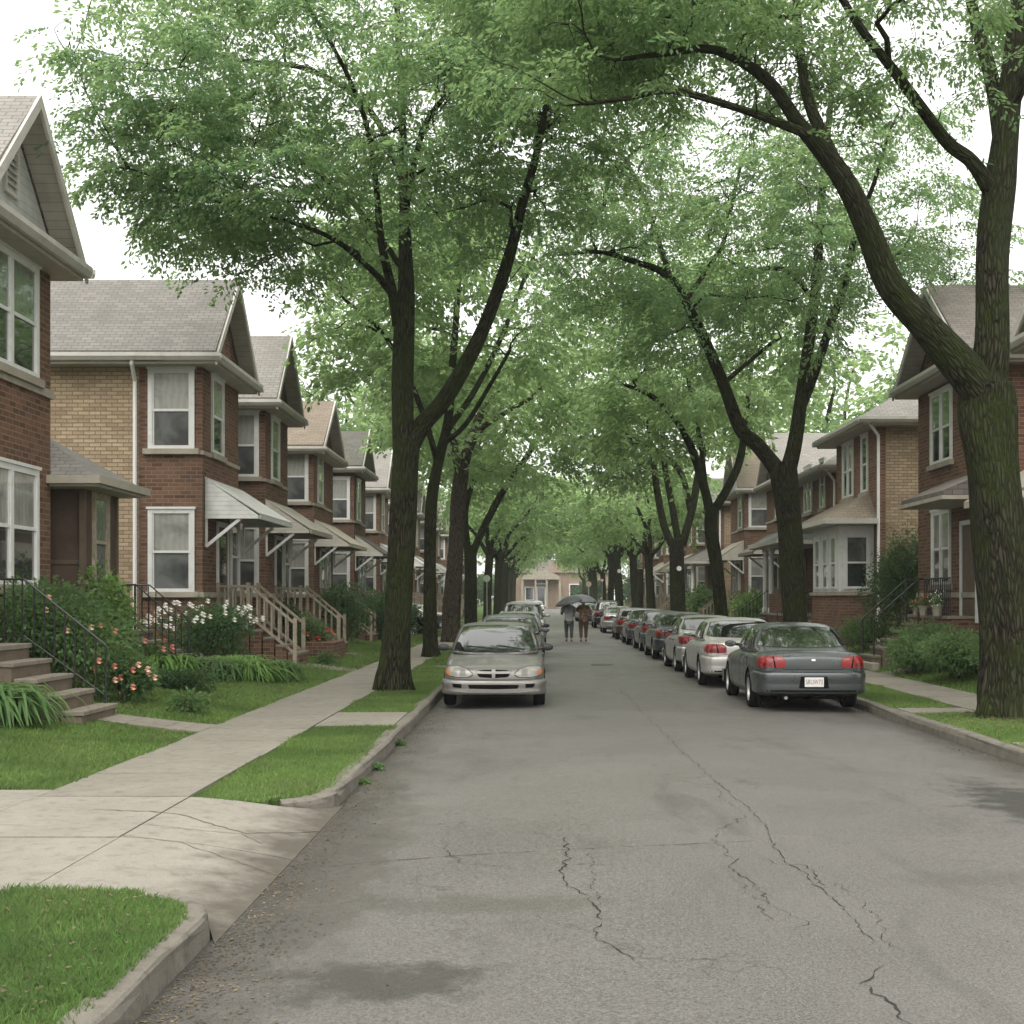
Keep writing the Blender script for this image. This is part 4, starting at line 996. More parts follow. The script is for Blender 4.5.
        if rail == 'wood':
            for b in ((b0+.04, b1-.04) if not near_only else (b0+.04,)):
                m = s.mb(); pw = .085
                for (a, z) in ((a0+.03,ztop),(a0+plat-.02,ztop),(ae-.1,zg+rise-.12)):
                    m.box(a-pw/2,a+pw/2,b-pw/2,b+pw/2,z-(.0 if z == ztop else .15),z+zr+.06)
                m.box(a0+.07,a0+plat-.06,b-.045,b+.045,ztop+zr-.05,ztop+zr+.0); m.box(a0+.07,a0+plat-.06,b-.025,b+.025,ztop+.08,ztop+.14)
                nb = max(2, int(plat/.16))
                for k in range(1, nb): a = a0+plat*k/nb; m.box(a-.022,a+.022,b-.02,b+.02,ztop+.14,ztop+zr-.05)
                A0, A1 = a0+plat+.02, ae-.14; Z0, Z1 = ztop+zr-.02, zg+rise+zr-.16
                m.bar((A0,b,Z0),(A1,b,Z1),.09,.05); m.bar((A0,b,Z0-zr+.14),(A1,b,Z1-zr+.16),.05,.06)
                for k in range(1, n+2):
                    t = k/(n+2); a = A0+(A1-A0)*t; z = Z0+(Z1-Z0)*t; m.box(a-.022,a+.022,b-.02,b+.02,z-zr+.14,z-.02)
                s.put(m, 'railing', 'wood_rail', st)
        elif rail == 'iron':
            for b in ((b0+.05, b1-.05) if not near_only else (b1-.05,)):
                m = s.mb(); q = .011
                m.tube([(a0-back,b,ztop+zr),(a0+plat-.05,b,ztop+zr),(ae-.12,b,zg+rise+zr-.08),(ae-.12,b,zg+rise-.02)], .016, 6)
                m.tube([(a0-back,b,ztop+.1),(a0+plat-.05,b,ztop+.1),(ae-.12,b,zg+rise+.1)], .010, 6)
                tot = back+plat; nb = int(tot/.13)
                for k in range(nb+1):
                    a = a0-back+.03+(tot-.1)*k/max(1,nb); m.box(a-q/1.3,a+q/1.3,b-q/1.3,b+q/1.3,ztop,ztop+zr)
                nb = int(run*n/.13)
                for k in range(1, nb):
                    t = k/nb; a = a0+plat-.05+(ae-.12-a0-plat+.05)*t; z = ztop+(zg+rise-.08-ztop)*t; m.box(a-q/1.3,a+q/1.3,b-q/1.3,b+q/1.3,z+.08,z+zr)
                s.put(m, 'railing', 'iron', st)
        return st

def gable_house(name, side, Yn, Xw, label, Ww=3.7, W=6.0, he=7.15, hr=9.2, ov=.40, proj=1.3, face='brick_brown', flank='brick_tan', roof='roof_grey', tymp='brick_brown',
                detail=2, zg=.42, stairs=True, aw='awning', front_pan=1, hipmain=True, vent=False, chim=False, spout=True, awb=(.2,4.1), stb=(1.3,2.5), group=None, wroof=None):
    h = House(name, side, Yn, Xw, label, group)
    m = h.mb(); m.box(-proj-.10, 0, 0, Ww, -.1, he-.1); h.put(m, 'wall', face)
    m = h.mb(); m.box(-13.5, -proj-.003, .006, W, -.1, he-.12); h.put(m, 'side_wall', flank)
    m = h.mb(); m.box(-proj-.002, -proj+.004, Ww+.003, W-.004, -.1, he-.13); h.put(m, 'front_wall', face)
    m = h.mb()                           # stone courses
    m.box(-proj-.02, .045, -.045, Ww+.02, 1.86, 1.98); m.box(-proj+.2,.03,-.03,Ww+.01,zg-.1,zg+.22); h.put(m, 'stone_course', 'stone')
    if detail > 1:
        m = h.mb(); m.box(-proj+.0, .04, -.04, Ww+.02, 5.02, 5.11); h.put(m, 'stone_course', 'stone')
    if W > Ww+.5:
        h.hip(-13.9, -proj+.45, -.48, W+.45, he, hr-.02, roof, hipmain); so = h.eaves(-13.9, -proj+.45, -.48, W+.45, he, dz=.004)
    h.eaves(-proj-.3, ov, -.47, Ww+.45, he, dz=0)
    h.gable(-proj-4.6 if W > Ww+.5 else -13.5, ov, -.46, Ww+.45, he+.02, hr, wroof or roof, tymp, vent)
    am = -proj*.5-.03
    if detail:
        h.window('near', 0, am, 5.18, 6.82, .84)
        h.window('near', 0, am, 2.02, 3.72, .84)
        h.window('front', 0, Ww*.5 if front_pan > 1 else 1.35, 5.18, 6.82, .9*front_pan if front_pan > 1 else .95, front_pan, 'pane_blind', 'pane_dark')
        if W > Ww+1.2: h.window('front', -proj, (Ww+W)/2, 5.2, 6.8, .8, 1, 'pane_blind', 'pane_dark')
    if stairs:
        d = h.mb(); b0 = stb[0]; d.box(0,.05,b0,b0+.08,1.3,3.62); d.box(0,.05,b0+1.0,b0+1.08,1.3,3.62); d.box(0,.05,b0+.08,b0+1.0,3.5,3.62); dr = h.put(d, 'door_frame', 'window_white')
        d = h.mb(); d.box(0,.03,b0+.08,b0+1.0,1.3,3.5); do = h.put(d, 'door', 'wood_dark', dr)
        d = h.mb(); d.box(.031,.036,b0+.25,b0+.83,2.2,3.3); h.put(d, 'pane', 'pane_dark', do)
        h.window('front', 0, stb[1]+.62, 2.05, 3.65, .75, 1, 'pane_blind', 'pane_grey')
        h.stairs(0, stb[0], stb[1], 1.3, 4, .29, zg, mat='brick_brown')
        h.awning(awb[0], awb[1], 1.25, 4.55, 3.74, aw)
    if spout:
        m = h.mb(); x = -proj-.17; m.tube([(x+.06,-.52,he-.05),(x+.05,-.47,he-.2),(x,-.07,he-.5),(x,-.07,he-.7),(x,-.07,.35),(x+.12,-.2,.28)], .045, 8)
        h.put(m, 'downspout', 'downspout')
    if chim:
        m = h.mb(); m.box(-7.2,-6.5,W*.55,W*.55+.6,he+.8,hr+1.0); m.box(-7.26,-6.44,W*.55-.06,W*.55+.66,hr+1.0,hr+1.12); h.put(m, 'chimney', flank)
    return h

GL = 'brick houses along the left side'; GRt = 'brick houses along the right side'
# left 1: only its far half is in the picture; wide gable, paired windows, one-storey brown porch beyond
h = House('brick_house', 1, 13.0, 7.72, 'near left dark brick house with grey gable, paired white windows and concrete front steps', GL)
m = h.mb(); m.box(-13, 0, 0, 8.42, -.1, 7.05); h.put(m, 'wall', 'brick_brown')
m = h.mb(); m.box(-.2,.05,-.05,8.45,5.0,5.13); m.box(-.2,.05,-.05,8.45,.3,.62); h.put(m, 'stone_course', 'stone')
h.eaves(-13, .42, -.4, 8.80, 7.15); h.gable(-13, .42, 4.72, 8.82, 7.17, 9.1, 'roof_pale', 'siding', True)
h.hip(-13.4, .40, -.5, 4.9, 7.15, 8.6, 'roof_pale')
h.window('front', 0, 6.75, 5.25, 6.83, 1.95, 2, 'pane_green', 'pane_dark'); h.window('front', 0, 6.75, 2.08, 3.72, 1.95, 2, 'pane_blind', 'pane_dark')
h.window('front', 0, 2.2, 2.1, 3.7, 1.9, 2, 'pane_green', 'pane_dark'); h.window('front', 0, 2.2, 5.2, 6.8, 1.9, 2, 'pane_green', 'pane_dark')
# brown enclosed porch on a stone ledge
m = h.mb(); m.box(-3.6, .36, 8.95, 10.65, 1.95, 3.62); po = h.put(m, 'porch', 'brown_wall')
m = h.mb(); m.box(-3.6, .40, 8.43, 10.72, -.1, 1.83); h.put(m, 'porch_base', 'step_face', po)
m = h.mb(); m.box(-3.6, .52, 8.43, 10.84, 1.835, 1.945); h.put(m, 'ledge', 'stone', po)
m = h.mb(); m.add([(-3.6,8.32,3.76),(.78,8.32,3.76),(.78,11.0,3.76),(-3.6,11.0,3.76),(-3.6,9.6,4.62),(-.62,9.6,4.62)],[(3,2,1,0),(0,1,5,4),(2,3,4,5),(1,2,5),(3,0,4)]); h.put(m, 'porch_roof', 'roof_pale', po)
m = h.mb(); m.box(-3.6,.76,8.36,10.96,3.62,3.755); m.box(-3.6,.84,8.24,8.355,3.66,3.79); m.box(.762,.845,8.36,11.02,3.661,3.788); h.put(m, 'fascia', 'trim_cream', po)
h.window('front', .36, 9.72, 2.06, 3.5, .62, 1, 'pane_green', 'pane_grey', 'wood_rail', False, par=po)
m = h.mb(); m.box(-.42,.37,8.93,8.949,2.4,2.47); h.put(m, 'rail', 'wood_dark', po)
for q in (8.88, 10.58): m = h.mb(); m.box(.30,.38,q,q+.11,1.95,3.62); h.put(m, 'corner_post', 'wood_dark', po)
st = h.stairs(0, 3.65, 5.02, 1.25, 4, .29, .25, mat='step_face', plat=.94, rail='iron', near_only=True)
h.stairs(.0, 11.9, 12.9, 1.25, 3, .27, .50, mat='step_face', plat=.35, rail='iron', back=1.6)
gable_house('brick_house', 1, 29.85, 7.40, 'tan-sided brick house with white awning over wooden steps, second on the left', Ww=3.6, W=6.0, roof='roof_grey', chim=False, group=GL, vent=False)
gable_house('brick_house', 1, 36.75, 7.40, 'brick house with pale grey gable and weathered awning, third on the left', Ww=3.3, W=6.6, roof='roof_pale', aw='old', group=GL, awb=(.0,3.9), face='brick_brown')
gable_house('brick_house', 1, 46.2, 7.65, 'brick house with brown shingled gable and wooden stair rail, fourth on the left', Ww=4.4, W=7.2, roof='roof_tan', aw='old', he=6.95, hr=8.8, flank='brick_tan_dark', face='brick_rust', group=GL, tymp='brick_rust', awb=(.1,4.6))
gable_house('brick_house', 1, 56.8, 7.7, 'brick house with dark mossy gable, fifth on the left', Ww=3.8, W=6.4, roof='roof_dark', face='brick_brown', aw='wood', he=7.3, hr=9.0, group=GL, chim=True)
gable_house('brick_house', 1, 66.0, 7.7, 'brick house with pale gable and white awning, sixth on the left', Ww=3.8, W=6.4, roof='roof_pale', face='brick_red', aw='awning', group=GL)
for k, (y, rf, fc, lb) in enumerate([(75.5,'roof_grey','brick_rust','seventh on the left, glimpsed right of the thick trunk'),(85,'roof_brown','brick_red','eighth on the left, seen between the second and third trunks'),
        (94.5,'roof_pale','brick_brown','ninth on the left, far down the row'),(104,'roof_grey','brick_red','tenth on the left, far down the row'),(114,'roof_dark','brick_rust','eleventh on the left, far down the row'),(124,'roof_pale','brick_red','twelfth and farthest on the left')]):
    gable_house('brick_house', 1, y, 7.6+.1*(k%2), 'distant gabled house, '+lb, Ww=3.9, W=7.0, roof=rf, face=fc, aw=('awning','old')[k%2], detail=1, group=GL, spout=k < 3)

# right side
h0 = gable_house('brick_house', -1, 20.6, 9.72, 'dark brick house mostly hidden behind the big right trunk', Ww=5.6, W=5.8, he=6.85, hr=8.9, roof='roof_brown', stairs=False, front_pan=2, group=GRt, spout=False, proj=1.0)
h0.awning(2.6, 5.4, 1.5, 4.5, 3.7, 'old', strut=False)
h = gable_house('brick_house', -1, 29.6, 9.70, 'dark brick house with brown gable, between big right trunk and tan wall', Ww=4.75, W=4.8, he=7.15, hr=9.15, roof='roof_brown', stairs=False, front_pan=1,
                face='brick_brown', tymp='brick_brown', group=GRt, spout=False, detail=0, ov=.5, proj=1.2)
h.window('front', 0, 2.75, 5.12, 6.72, 1.5, 2, 'pane_green', 'pane_dark'); h.window('front', 0, 2.75, 2.2, 3.85, 1.3, 2, 'pane_blind', 'pane_dark')
m = h.mb(); m.box(0,.012,.15,1.15,1.3,3.5); dr = h.put(m, 'door', 'wood_dark'); m = h.mb(); m.box(0,.05,1.15,1.25,1.3,3.6); m.box(0,.05,.05,.15,1.3,3.6); m.box(0,.05,.15,1.15,3.5,3.6); h.put(m, 'door_frame', 'window_white', dr)
m = h.mb(); m.prism([(.0,4.62),(1.15,4.12),(1.15,4.02),(0,4.02)],'y',-1.2,2.1); cn = h.put(m, 'canopy', 'roof_brown'); m = h.mb(); m.box(0,1.2,-1.25,2.15,3.93,4.015); h.put(m, 'canopy_edge', 'trim_cream', cn)
st = h.stairs(0, .3, 3.6, 1.45, 0, .30, .3, mat='brick_brown', plat=.60, rail='none')
m = h.mb()
m = h.mb(); m.box(.02,.95,2.35,3.5,1.0,1.40)
st2 = h.stairs(.64, 2.35, 3.5, 1.25, 4, .26, .30, mat='step_face', plat=.1, rail='none')
m = h.mb()
for b in (2.38, 3.47):
    m.tube([(.1,b,2.32),(.66,b,2.30),(1.72,b,1.35),(1.72,b,.45)], .02, 6); m.tube([(.66,b,2.30),(.66,b,1.2)], .018, 6)
h.put(m, 'railing', 'iron', st2)
m = h.mb(); m.tube([(.55,.3,2.3),(.55,2.3,2.3)],.018,6); m.tube([(.55,.3,1.55),(.55,2.3,1.55)],.012,6)
for k in range(15): m.box(.54,.56,.3+k*.14,.32+k*.14,1.45,2.3)
h.put(m, 'railing', 'iron', st)

def hip_house(name, side, Yn, Xw, W, label, he=7.0, hr=9.0, face='brick_red', flank='brick_tan', roof='roof_pale', porch='bay', proof='roof_tan', zg=.42, detail=2, group=None, colmat='window_white', spout=True, ov=.55):
    h = House(name, side, Yn, Xw, label, group)
    m = h.mb(); m.box(-13.5, -.25, .006, W-.006, -.1, he-.12); h.put(m, 'side_wall', flank)
    m = h.mb(); m.box(-.249, 0, 0, W, -.1, he-.11); h.put(m, 'wall', face)
    m = h.mb(); m.box(-.2,.035,-.035,W+.02,zg-.1,zg+.22); h.put(m, 'stone_course', 'stone')
    h.hip(-13.9, ov, -ov, W+ov, he, hr, roof); h.eaves(-13.9, ov, -ov, W+ov, he)
    h.window('front', 0, W*.27, 5.05, 6.65, .62, 1, 'pane_dark', 'pane_dark'); h.window('front', 0, W*.68, 5.05, 6.65, 1.25, 2, 'pane_blind', 'pane_dark')
    if porch == 'bay':                   # enclosed white bay on a brick base
        b0, b1, o = .35, 4.1, 1.05; m = h.mb(); m.box(0.001, o, b0, b1, -.1, 1.92); p = h.put(m, 'bay', face)
        m = h.mb(); m.box(0, o+.06, b0-.06, b1+.06, 1.925, 2.03); h.put(m, 'sill_course', 'stone', p)
        m = h.mb(); m.box(0.001, o-.03, b0+.03, b1-.03, 2.035, 3.98); h.put(m, 'bay_wall', 'window_white', p)
        h.window('near', b0+.03, .50, 2.15, 3.62, .62, 1, 'pane_grey', 'pane_dark', sill=False, par=p)
        for c in (1.05, 2.2, 3.35): h.window('front', o-.03, c, 2.15, 3.62, .66, 1, 'pane_green', 'pane_dark', sill=False, par=p)
        e = .45; m = h.mb(); m.add([(0,b0-e,4.12),(o+e,b0-e,4.12),(o+e,b1+1.6,4.12),(0,b1+1.6,4.12),(0.0,b0+.6,4.95),(0.0,b1+.6,4.95)],[(3,2,1,0),(0,1,4),(1,2,5,4),(2,3,5),(3,0,4,5)]); h.put(m, 'porch_roof', proof, p)
        m = h.mb(); m.box(0,o+e-.01,b0-e+.01,b1+1.59,3.985,4.115); m.box(0,o+e+.05,b0-e-.07,b0-e+.005,4.0,4.15); m.box(o+e-.005,o+e+.06,b0-e,b1+1.62,4.003,4.148); h.put(m, 'fascia', 'trim', p)
        m = h.mb(); m.box(.5,.6,b1+1.2,b1+1.3,1.3,3.98); h.put(m, 'column', colmat, p)
        d = h.mb(); d.box(0,.04,b1+.35,b1+1.2,1.3,3.5); h.put(d, 'door', 'wood_dark')
        h.stairs(0, b1+.1, b1+1.3, 1.3, 4, .29, zg, mat='brick_rust', plat=.9, rail='iron' if detail > 1 else 'none')
    else:                                # open porch with columns
        b0, b1, o = .3, W-.5, 1.5; m = h.mb(); m.box(0.001, o, b0, b1, -.1, 1.22); p = h.put(m, 'porch', face)
        m = h.mb(); m.box(0, o+.05, b0-.05, b1+.05, 1.225, 1.30); h.put(m, 'porch_floor', 'stone', p)
        m = h.mb(); m.box(o-.2,o-.02,b0+.05,b1-1.4,1.305,2.0); h.put(m, 'parapet', face, p)
        for c in (b0+.2, b1-1.5, b1-.2):
            m = h.mb(); m.lathe([(.14,1.3),(.14,1.42),(.105,1.5),(.095,3.5),(.14,3.6),(.14,3.7)], 12, (o-.12, c, 0)); h.put(m, 'column', colmat, p)
        e = .4; m = h.mb(); m.add([(0,b0-e,3.85),(o+e,b0-e,3.85),(o+e,b1+e,3.85),(0,b1+e,3.85),(0.0,b0+.9,4.75),(0.0,b1-.9,4.75)],[(3,2,1,0),(0,1,4),(1,2,5,4),(2,3,5),(3,0,4,5)]); h.put(m, 'porch_roof', proof, p)
        m = h.mb(); m.box(0,o+e-.01,b0-e+.01,b1+e-.01,3.70,3.845); m.box(o+e-.005,o+e+.06,b0-e,b1+e,3.72,3.88); h.put(m, 'fascia', 'trim', p)
        h.window('front', 0, W*.3, 1.95, 3.45, 1.2, 2, 'pane_blind', 'pane_dark'); d = h.mb(); d.box(0,.04,b1-1.2,b1-.3,1.3,3.4); h.put(d, 'door', 'wood_dark')
        h.stairs(o-.05, b1-1.35, b1-.15, 1.30, 4, .29, zg, mat='brick_rust', plat=.06, rail='iron' if detail > 1 else 'none')
    if spout:
        m = h.mb(); m.tube([(ov-.1,-ov-.04,he-.05),(.0,-.12,he-.45),(-.02,-.07,he-.6)], .045, 8); m.tube([(-.02,-.07,he-.58),(-.02,-.07,.4)], .045, 8); h.put(m, 'downspout', 'downspout')
    return h
hip_house('brick_house', -1, 39.1, 9.85, 5.3, 'tan brick house with hipped roof and white windowed bay on the right', group=GRt)
hip_house('brick_house', -1, 46.0, 10.1, 6.2, 'low brick house with slate porch roof on columns, beside the right forked trunk', he=6.3, hr=8.3, face='brick_rust', porch='open', proof='roof_slate', group=GRt)
gable_house('brick_house', -1, 54.0, 9.9, 'dark brick house with pale gable behind the slender right trunk', Ww=4.2, W=6.4, he=6.6, hr=8.6, roof='roof_pale', face='brick_brown', aw='wood', group=GRt)
gable_house('brick_house', -1, 63.0, 9.7, 'tan-sided house with big pale gable and old awning, between two forked right trunks', Ww=4.6, W=6.8, he=6.9, hr=9.4, roof='roof_tan', face='brick_rust', aw='old', group=GRt, tymp='siding')
hip_house('brick_house', -1, 72.5, 9.8, 6.4, 'brick house with slate hipped roof, seventh on the right', roof='roof_slate', porch='open', proof='roof_grey', face='brick_red', group=GRt, detail=1)
for k, (y, lb) in enumerate([(82,'eighth on the right'),(91.5,'ninth on the right, far down the row'),(101,'tenth on the right, far down the row'),(111,'eleventh on the right, far down the row'),(121,'twelfth and farthest on the right')]):
    gable_house('brick_house', -1, y, 9.5, 'small distant brick house with awning, '+lb, Ww=4.2, W=7, roof=('roof_pale','roof_grey')[k%2], face=('brick_red','brick_rust')[k%2], aw='old', detail=1, group=GRt, spout=False)

# house closing the far end of the street
M['brick_far'] = m_brick('pale far brick', (.36,.27,.20), (.29,.21,.155), (.25,.2,.16))
hr_ = empty('brick_house', (3.5, 232, 0)); tag(hr_, 'pale brownstone house closing the far end of the street, with white porch canopy', 'house')
m = MB(); m.box(-8,9,0,10,0,6.2); m.build('wall', 'brick_far', hr_)
m = MB(); m.add([(-8.5,-.5,6.2),(9.5,-.5,6.2),(9.5,10.5,6.2),(-8.5,10.5,6.2),(-4,5,8.6),(5,5,8.6)],[(3,2,1,0),(0,1,5,4),(1,2,5),(2,3,4,5),(3,0,4)]); m.build('roof', 'roof_brown', hr_)
m = MB(); m.prism([(-6.2,5.0),(.6,5.0),(.1,5.7),(-1.8,6.6),(-3.8,6.6),(-5.7,5.7)], 'y', -2.4, -.02); pc = m.build('porch_canopy', 'stone', hr_)
m = MB(); m.box(-6.2,-5.8,-2.3,-1.9,0,4.995); m.box(.2,.6,-2.3,-1.9,0,4.995); m.box(-3.9,-3.6,-2.3,-2,0,4.995); m.box(-2.0,-1.7,-2.3,-2,0,4.995); m.build('column', 'stone', pc)
for (x0,x1,z0,z1) in ((-3.4,-2.2,.6,3.6),(-5.4,-4.2,1.6,3.6),(2.2,5.6,1.9,4.1),(6.6,8.0,1.9,4.1),(-3.6,-1.8,4.4,4.9)):
    m = MB(); m.box(x0-.2,x1+.2,-.10,-.001,z0-.2,z1+.2); wf = m.build('window', 'window_white', hr_); m = MB(); m.box(x0,x1,-.13,-.101,z0,z1); m.build('pane', 'pane_dark', wf)
m = MB(); m.prism([(-2,6.2),(3.4,6.2),(.7,9.6)], 'y', -.35, 3); m.build('gable', 'brick_far', hr_)

for k, (x, lb) in enumerate([(-21,'left of the closing brownstone, mostly behind far left trees'),(26,'right of the closing brownstone, mostly behind far right trees'),(-40,'leftmost cross-street house at the far end'),(46,'rightmost cross-street house at the far end')]):
    c = copy_tree(hr_); c.location = (x, 233+2*(k%2), 0); c['label'] = 'pale brick house, '+lb
# ------------------------------------------------------------------ trees
def leaf_templates(n_t, n_leaf, L, W, flat=.5, leafl=.09, leafw=.042, droop=.5):
    out = []
    for t in range(n_t):
        r = np.random.default_rng(100+t); u = r.random(n_leaf)**.8
        # leaflets in alternate pairs along a drooping frond with side fronds
        side = r.choice([-1,1], n_leaf); off = r.random(n_leaf)*W*(1-.55*u)*side
        P = np.stack([u*L, off, -droop*L*u**2-.35*np.abs(off)+r.normal(0,.03,n_leaf)], 1)
        az = np.arctan2(off, .5*L)*1.0+side*r.uniform(.2,1.1,n_leaf); el = -r.uniform(.1,1.0,n_leaf)
        D = np.stack([np.cos(az)*np.cos(el), np.sin(az)*np.cos(el), np.sin(el)],1)
        N = np.stack([r.normal(0,flat,n_leaf), r.normal(0,flat,n_leaf), np.ones(n_leaf)],1)
        S = np.cross(D,N); S /= np.linalg.norm(S,axis=1)[:,None]
        l = leafl*r.uniform(.6,1.25,n_leaf)[:,None]; w_ = leafw*r.uniform(.7,1.2,n_leaf)[:,None]/2
        V = np.stack([P, P+D*l*.45-S*w_, P+D*l, P+D*l*.45+S*w_],1)
        out.append(V)                    # (n,4,3)
    return out
TPL = {}
def place_sprays(name, pts, dirs, scale, kind, mat, parent):
    tp = TPL[kind]; V = []; n = len(pts)
    pts = np.asarray(pts); dirs = np.asarray(dirs)
    d = dirs.copy(); d[:,2] *= .35; d /= np.linalg.norm(d,axis=1)[:,None]+1e-9
    d = d+rng.normal(0,.22,(n,3)); d /= np.linalg.norm(d,axis=1)[:,None]
    up = np.array([0,0,1.])+rng.normal(0,.28,(n,3)); s = np.cross(up,d); s /= np.linalg.norm(s,axis=1)[:,None]; u = np.cross(d,s)
    B = np.stack([d,s,u],1)*(scale*rng.uniform(.7,1.25,n))[:,None,None]
    idx = rng.integers(0,len(tp),n)
    for t in range(len(tp)):
        k = np.where(idx == t)[0]
        if len(k): V.append((np.einsum('lvi,nij->nlvj', tp[t], B[k])+pts[k][:,None,None,:]).reshape(-1,3))
    V = np.concatenate(V); Fa = np.arange(len(V)).reshape(-1,4)
    return npmesh(name, V, Fa, mat, parent)
TPL['near'] = leaf_templates(8, 46, .75, .26, leafl=.112, leafw=.052)
TPL['mid'] = leaf_templates(8, 26, .85, .32, leafl=.175, leafw=.085)
TPL['far'] = leaf_templates(6, 13, 1.0, .40, leafl=.24, leafw=.12)

def clear(q):                            # foliage keeps off the roofs and walls on both sides
    return not ((q.x < -4.3 and q.z < 8.1+.25*(-4.3-q.x)*0) or (q.y > 30 and q.x < -6.1) or (q.x > 7.4 and q.z < 7.7+.5*(q.x-7.4)))
def tree(base, limbs, crown, n1, n2, kind='near', sp=5, scale=1., seed=0, bark='bark', leafmat='leaf', label='', group=None, gap=.0, name='street_tree', zmin=4.5, cuts=None, trim=None):
    # limbs: list of (points, radii) in world space, the first is the trunk. crown: list of (cx,cy,cz,rx,ry,rz,weight)
    r = random.Random(seed); root = empty(name, base); tag(root, label, 'tree', group)
    B = Vector(base); m = MB(at=True); skel = []; mb2 = m
    for li, (P, Rd) in enumerate(limbs):
        pp, rr = smooth_path(P, Rd, 5)
        if li == 0:
            # root flare
            for i in range(len(pp)):
                h = pp[i].z-B.z
                if h < .7: rr[i] *= 1+.24*(1-h/.7)**2
        k0 = len(m.v)
        m.tube([p-B for p in pp], rr, 22 if kind == 'near' else 12, wob=.07 if li == 0 else .05, seed=seed+li)
        if li == 0:                      # buttress roots
            for k in range(k0, len(m.v)):
                x_, y_, z_ = m.v[k]
                if z_ < .75:
                    a_ = math.atan2(y_, x_); g_ = 1+.20*max(0, 1-z_/.75)**2.2*(math.sin(5*a_+seed)+.5*math.sin(3*a_+seed*2)); m.v[k] = (x_*g_, y_*g_, z_)
        for i, (p, q) in enumerate(zip(pp, rr)):
            if li == 0 and p.z-B.z < (limbs[0][0][-1][2]-B.z)*.75: continue
            d = (pp[min(i+1,len(pp)-1)]-pp[max(i-1,0)]).normalized(); skel.append((p, q, d, li))
    tot = sum(c[6] for c in crown)
    def samp(shell):
        x = r.uniform(0,tot); 
        for c in crown:
            x -= c[6]
            if x <= 0: break
        while True:
            v = Vector((r.uniform(-1,1),r.uniform(-1,1),r.uniform(-1,1))); l = v.length
            if shell < l < 1: break
        return Vector((c[0]+v.x*c[3], c[1]+v.y*c[4], c[2]+v.z*c[5]))
    def nearest(q, S, k=1.25):
        best = None; bd = 1e9
        for s in S:
            dv = q-s[0]; d = dv.length+max(0, -dv.z)*k
            if d < bd: bd = d; best = s
        return best, bd
    def grow(s, q, r0, r1, n, jit):
        p = s[0]; L = (q-p).length; out = [p]; mid = p+s[2]*L*.4+Vector((0,0,.08*L))
        for i in range(1, n+1):
            t = i/n; b = (p*(1-t)**2+mid*2*t*(1-t)+q*t*t)
            if i < n: b = b+Vector((r.gauss(0,jit),r.gauss(0,jit),r.gauss(0,jit)))*L
            out.append(b)
        rd = [r0+(r1-r0)*(i/n)**.8 for i in range(n+1)]
        return out, rd
    S1 = list(skel)
    LP = np.array([tuple(s[0])+(s[1],) for s in skel if s[1] > .045]) if B.y > 1 else np.zeros((0,4))
    for i in range(n1):
        q = samp(.45)
        if q.z < zmin: continue
        s, bd = nearest(q, S1)
        if bd < .8: continue
        L = (q-s[0]).length; r0 = min(s[1]*.75, .026+.015*L)
        pp, rd = grow(s, q, r0, .010, 7, .028); m.tube([p-B for p in pp], rd, 7, wob=.05, seed=i)
        for k in range(2, 8):
            d = (pp[k]-pp[k-1]).normalized(); S1.append((pp[k], rd[k], d, 9))
    pts = []; dirs = []
    base1 = [s for s in S1 if s[3] == 9] or S1
    arr = np.array([tuple(s[0]) for s in S1])
    for i in range(n2):
        if r.random() < .62:
            s0 = r.choice(base1); q = s0[0]+Vector((r.gauss(0,.95),r.gauss(0,.95),r.gauss(0,.65)))
        else: q = samp(.3)
        if q.z < zmin: continue
        if trim and not trim(q): continue
        if B.y > 1 and (not clear(q) or (q.z > CH+600*q.y/F+.4 and r.random() < .85)): continue
        if B.y < 1 and q.z > 10 and r.random() < .75: continue
        dv = np.array(q)-arr; dd = np.linalg.norm(dv,axis=1)+np.maximum(0,-dv[:,2])*.8; j = int(dd.argmin()); s = S1[j]
        L = (q-s[0]).length
        if L > 3.4 or L < .15: continue
        pp, rd = grow(s, q, min(s[1]*.8,.014), .003, 4, .04); mb2.tube([p-B for p in pp], rd, 4 if kind != 'near' else 5, cap=False)
        for k in range(sp):
            t = r.uniform(.25, 1.02) if L > .5 else 1; a = t*4; i0 = min(int(a),3); f = a-i0
            p = pp[i0]*(1-f)+pp[i0+1]*f; d = (pp[i0+1]-pp[i0]).normalized(); o = Vector((p.x-B.x, p.y-B.y, 0)); o = o.normalized() if o.length > .1 else d
            sg = 1 if k % 2 else -1; sd = d.cross(Vector((0,0,1)))*sg*.8
            v = (d*.7+o*.35+sd)
            if len(LP):                  # leaves stay off the big limbs
                e = np.hypot(LP[:,0]-p.x, LP[:,2]-p.z) < LP[:,3]+.30; dy = p.y-LP[:,1]
                if (e & (dy < .3) & (dy > -2.6)).any() and r.random() < .85: continue
            if p.z > zmin-.3: pts.append(tuple(p-B)); dirs.append(tuple(v.normalized()))
    tr = m.build('trunk', bark, root, smooth=True)
    place_sprays('crown', pts, dirs, scale, kind, leafmat, root)
    return root
def pl(Y, pts):                          # pixel polyline (x, y, width px, dY) -> points, radii at distance Y+dY
    P = []; Q = []; first = pts[0][1] > 630
    for q in pts:
        x, y, wd = q[:3]; dy = q[3] if len(q) > 3 else 0
        P.append(at(x, y, Y+dy)); Q.append(wd/2*(Y+dy)/F*(.90 if first and Y > 22 else .95 if first else .84))
    return P, Q
GT_R = 'street trees on the right verge'; GT_L = 'street trees on the left verge'
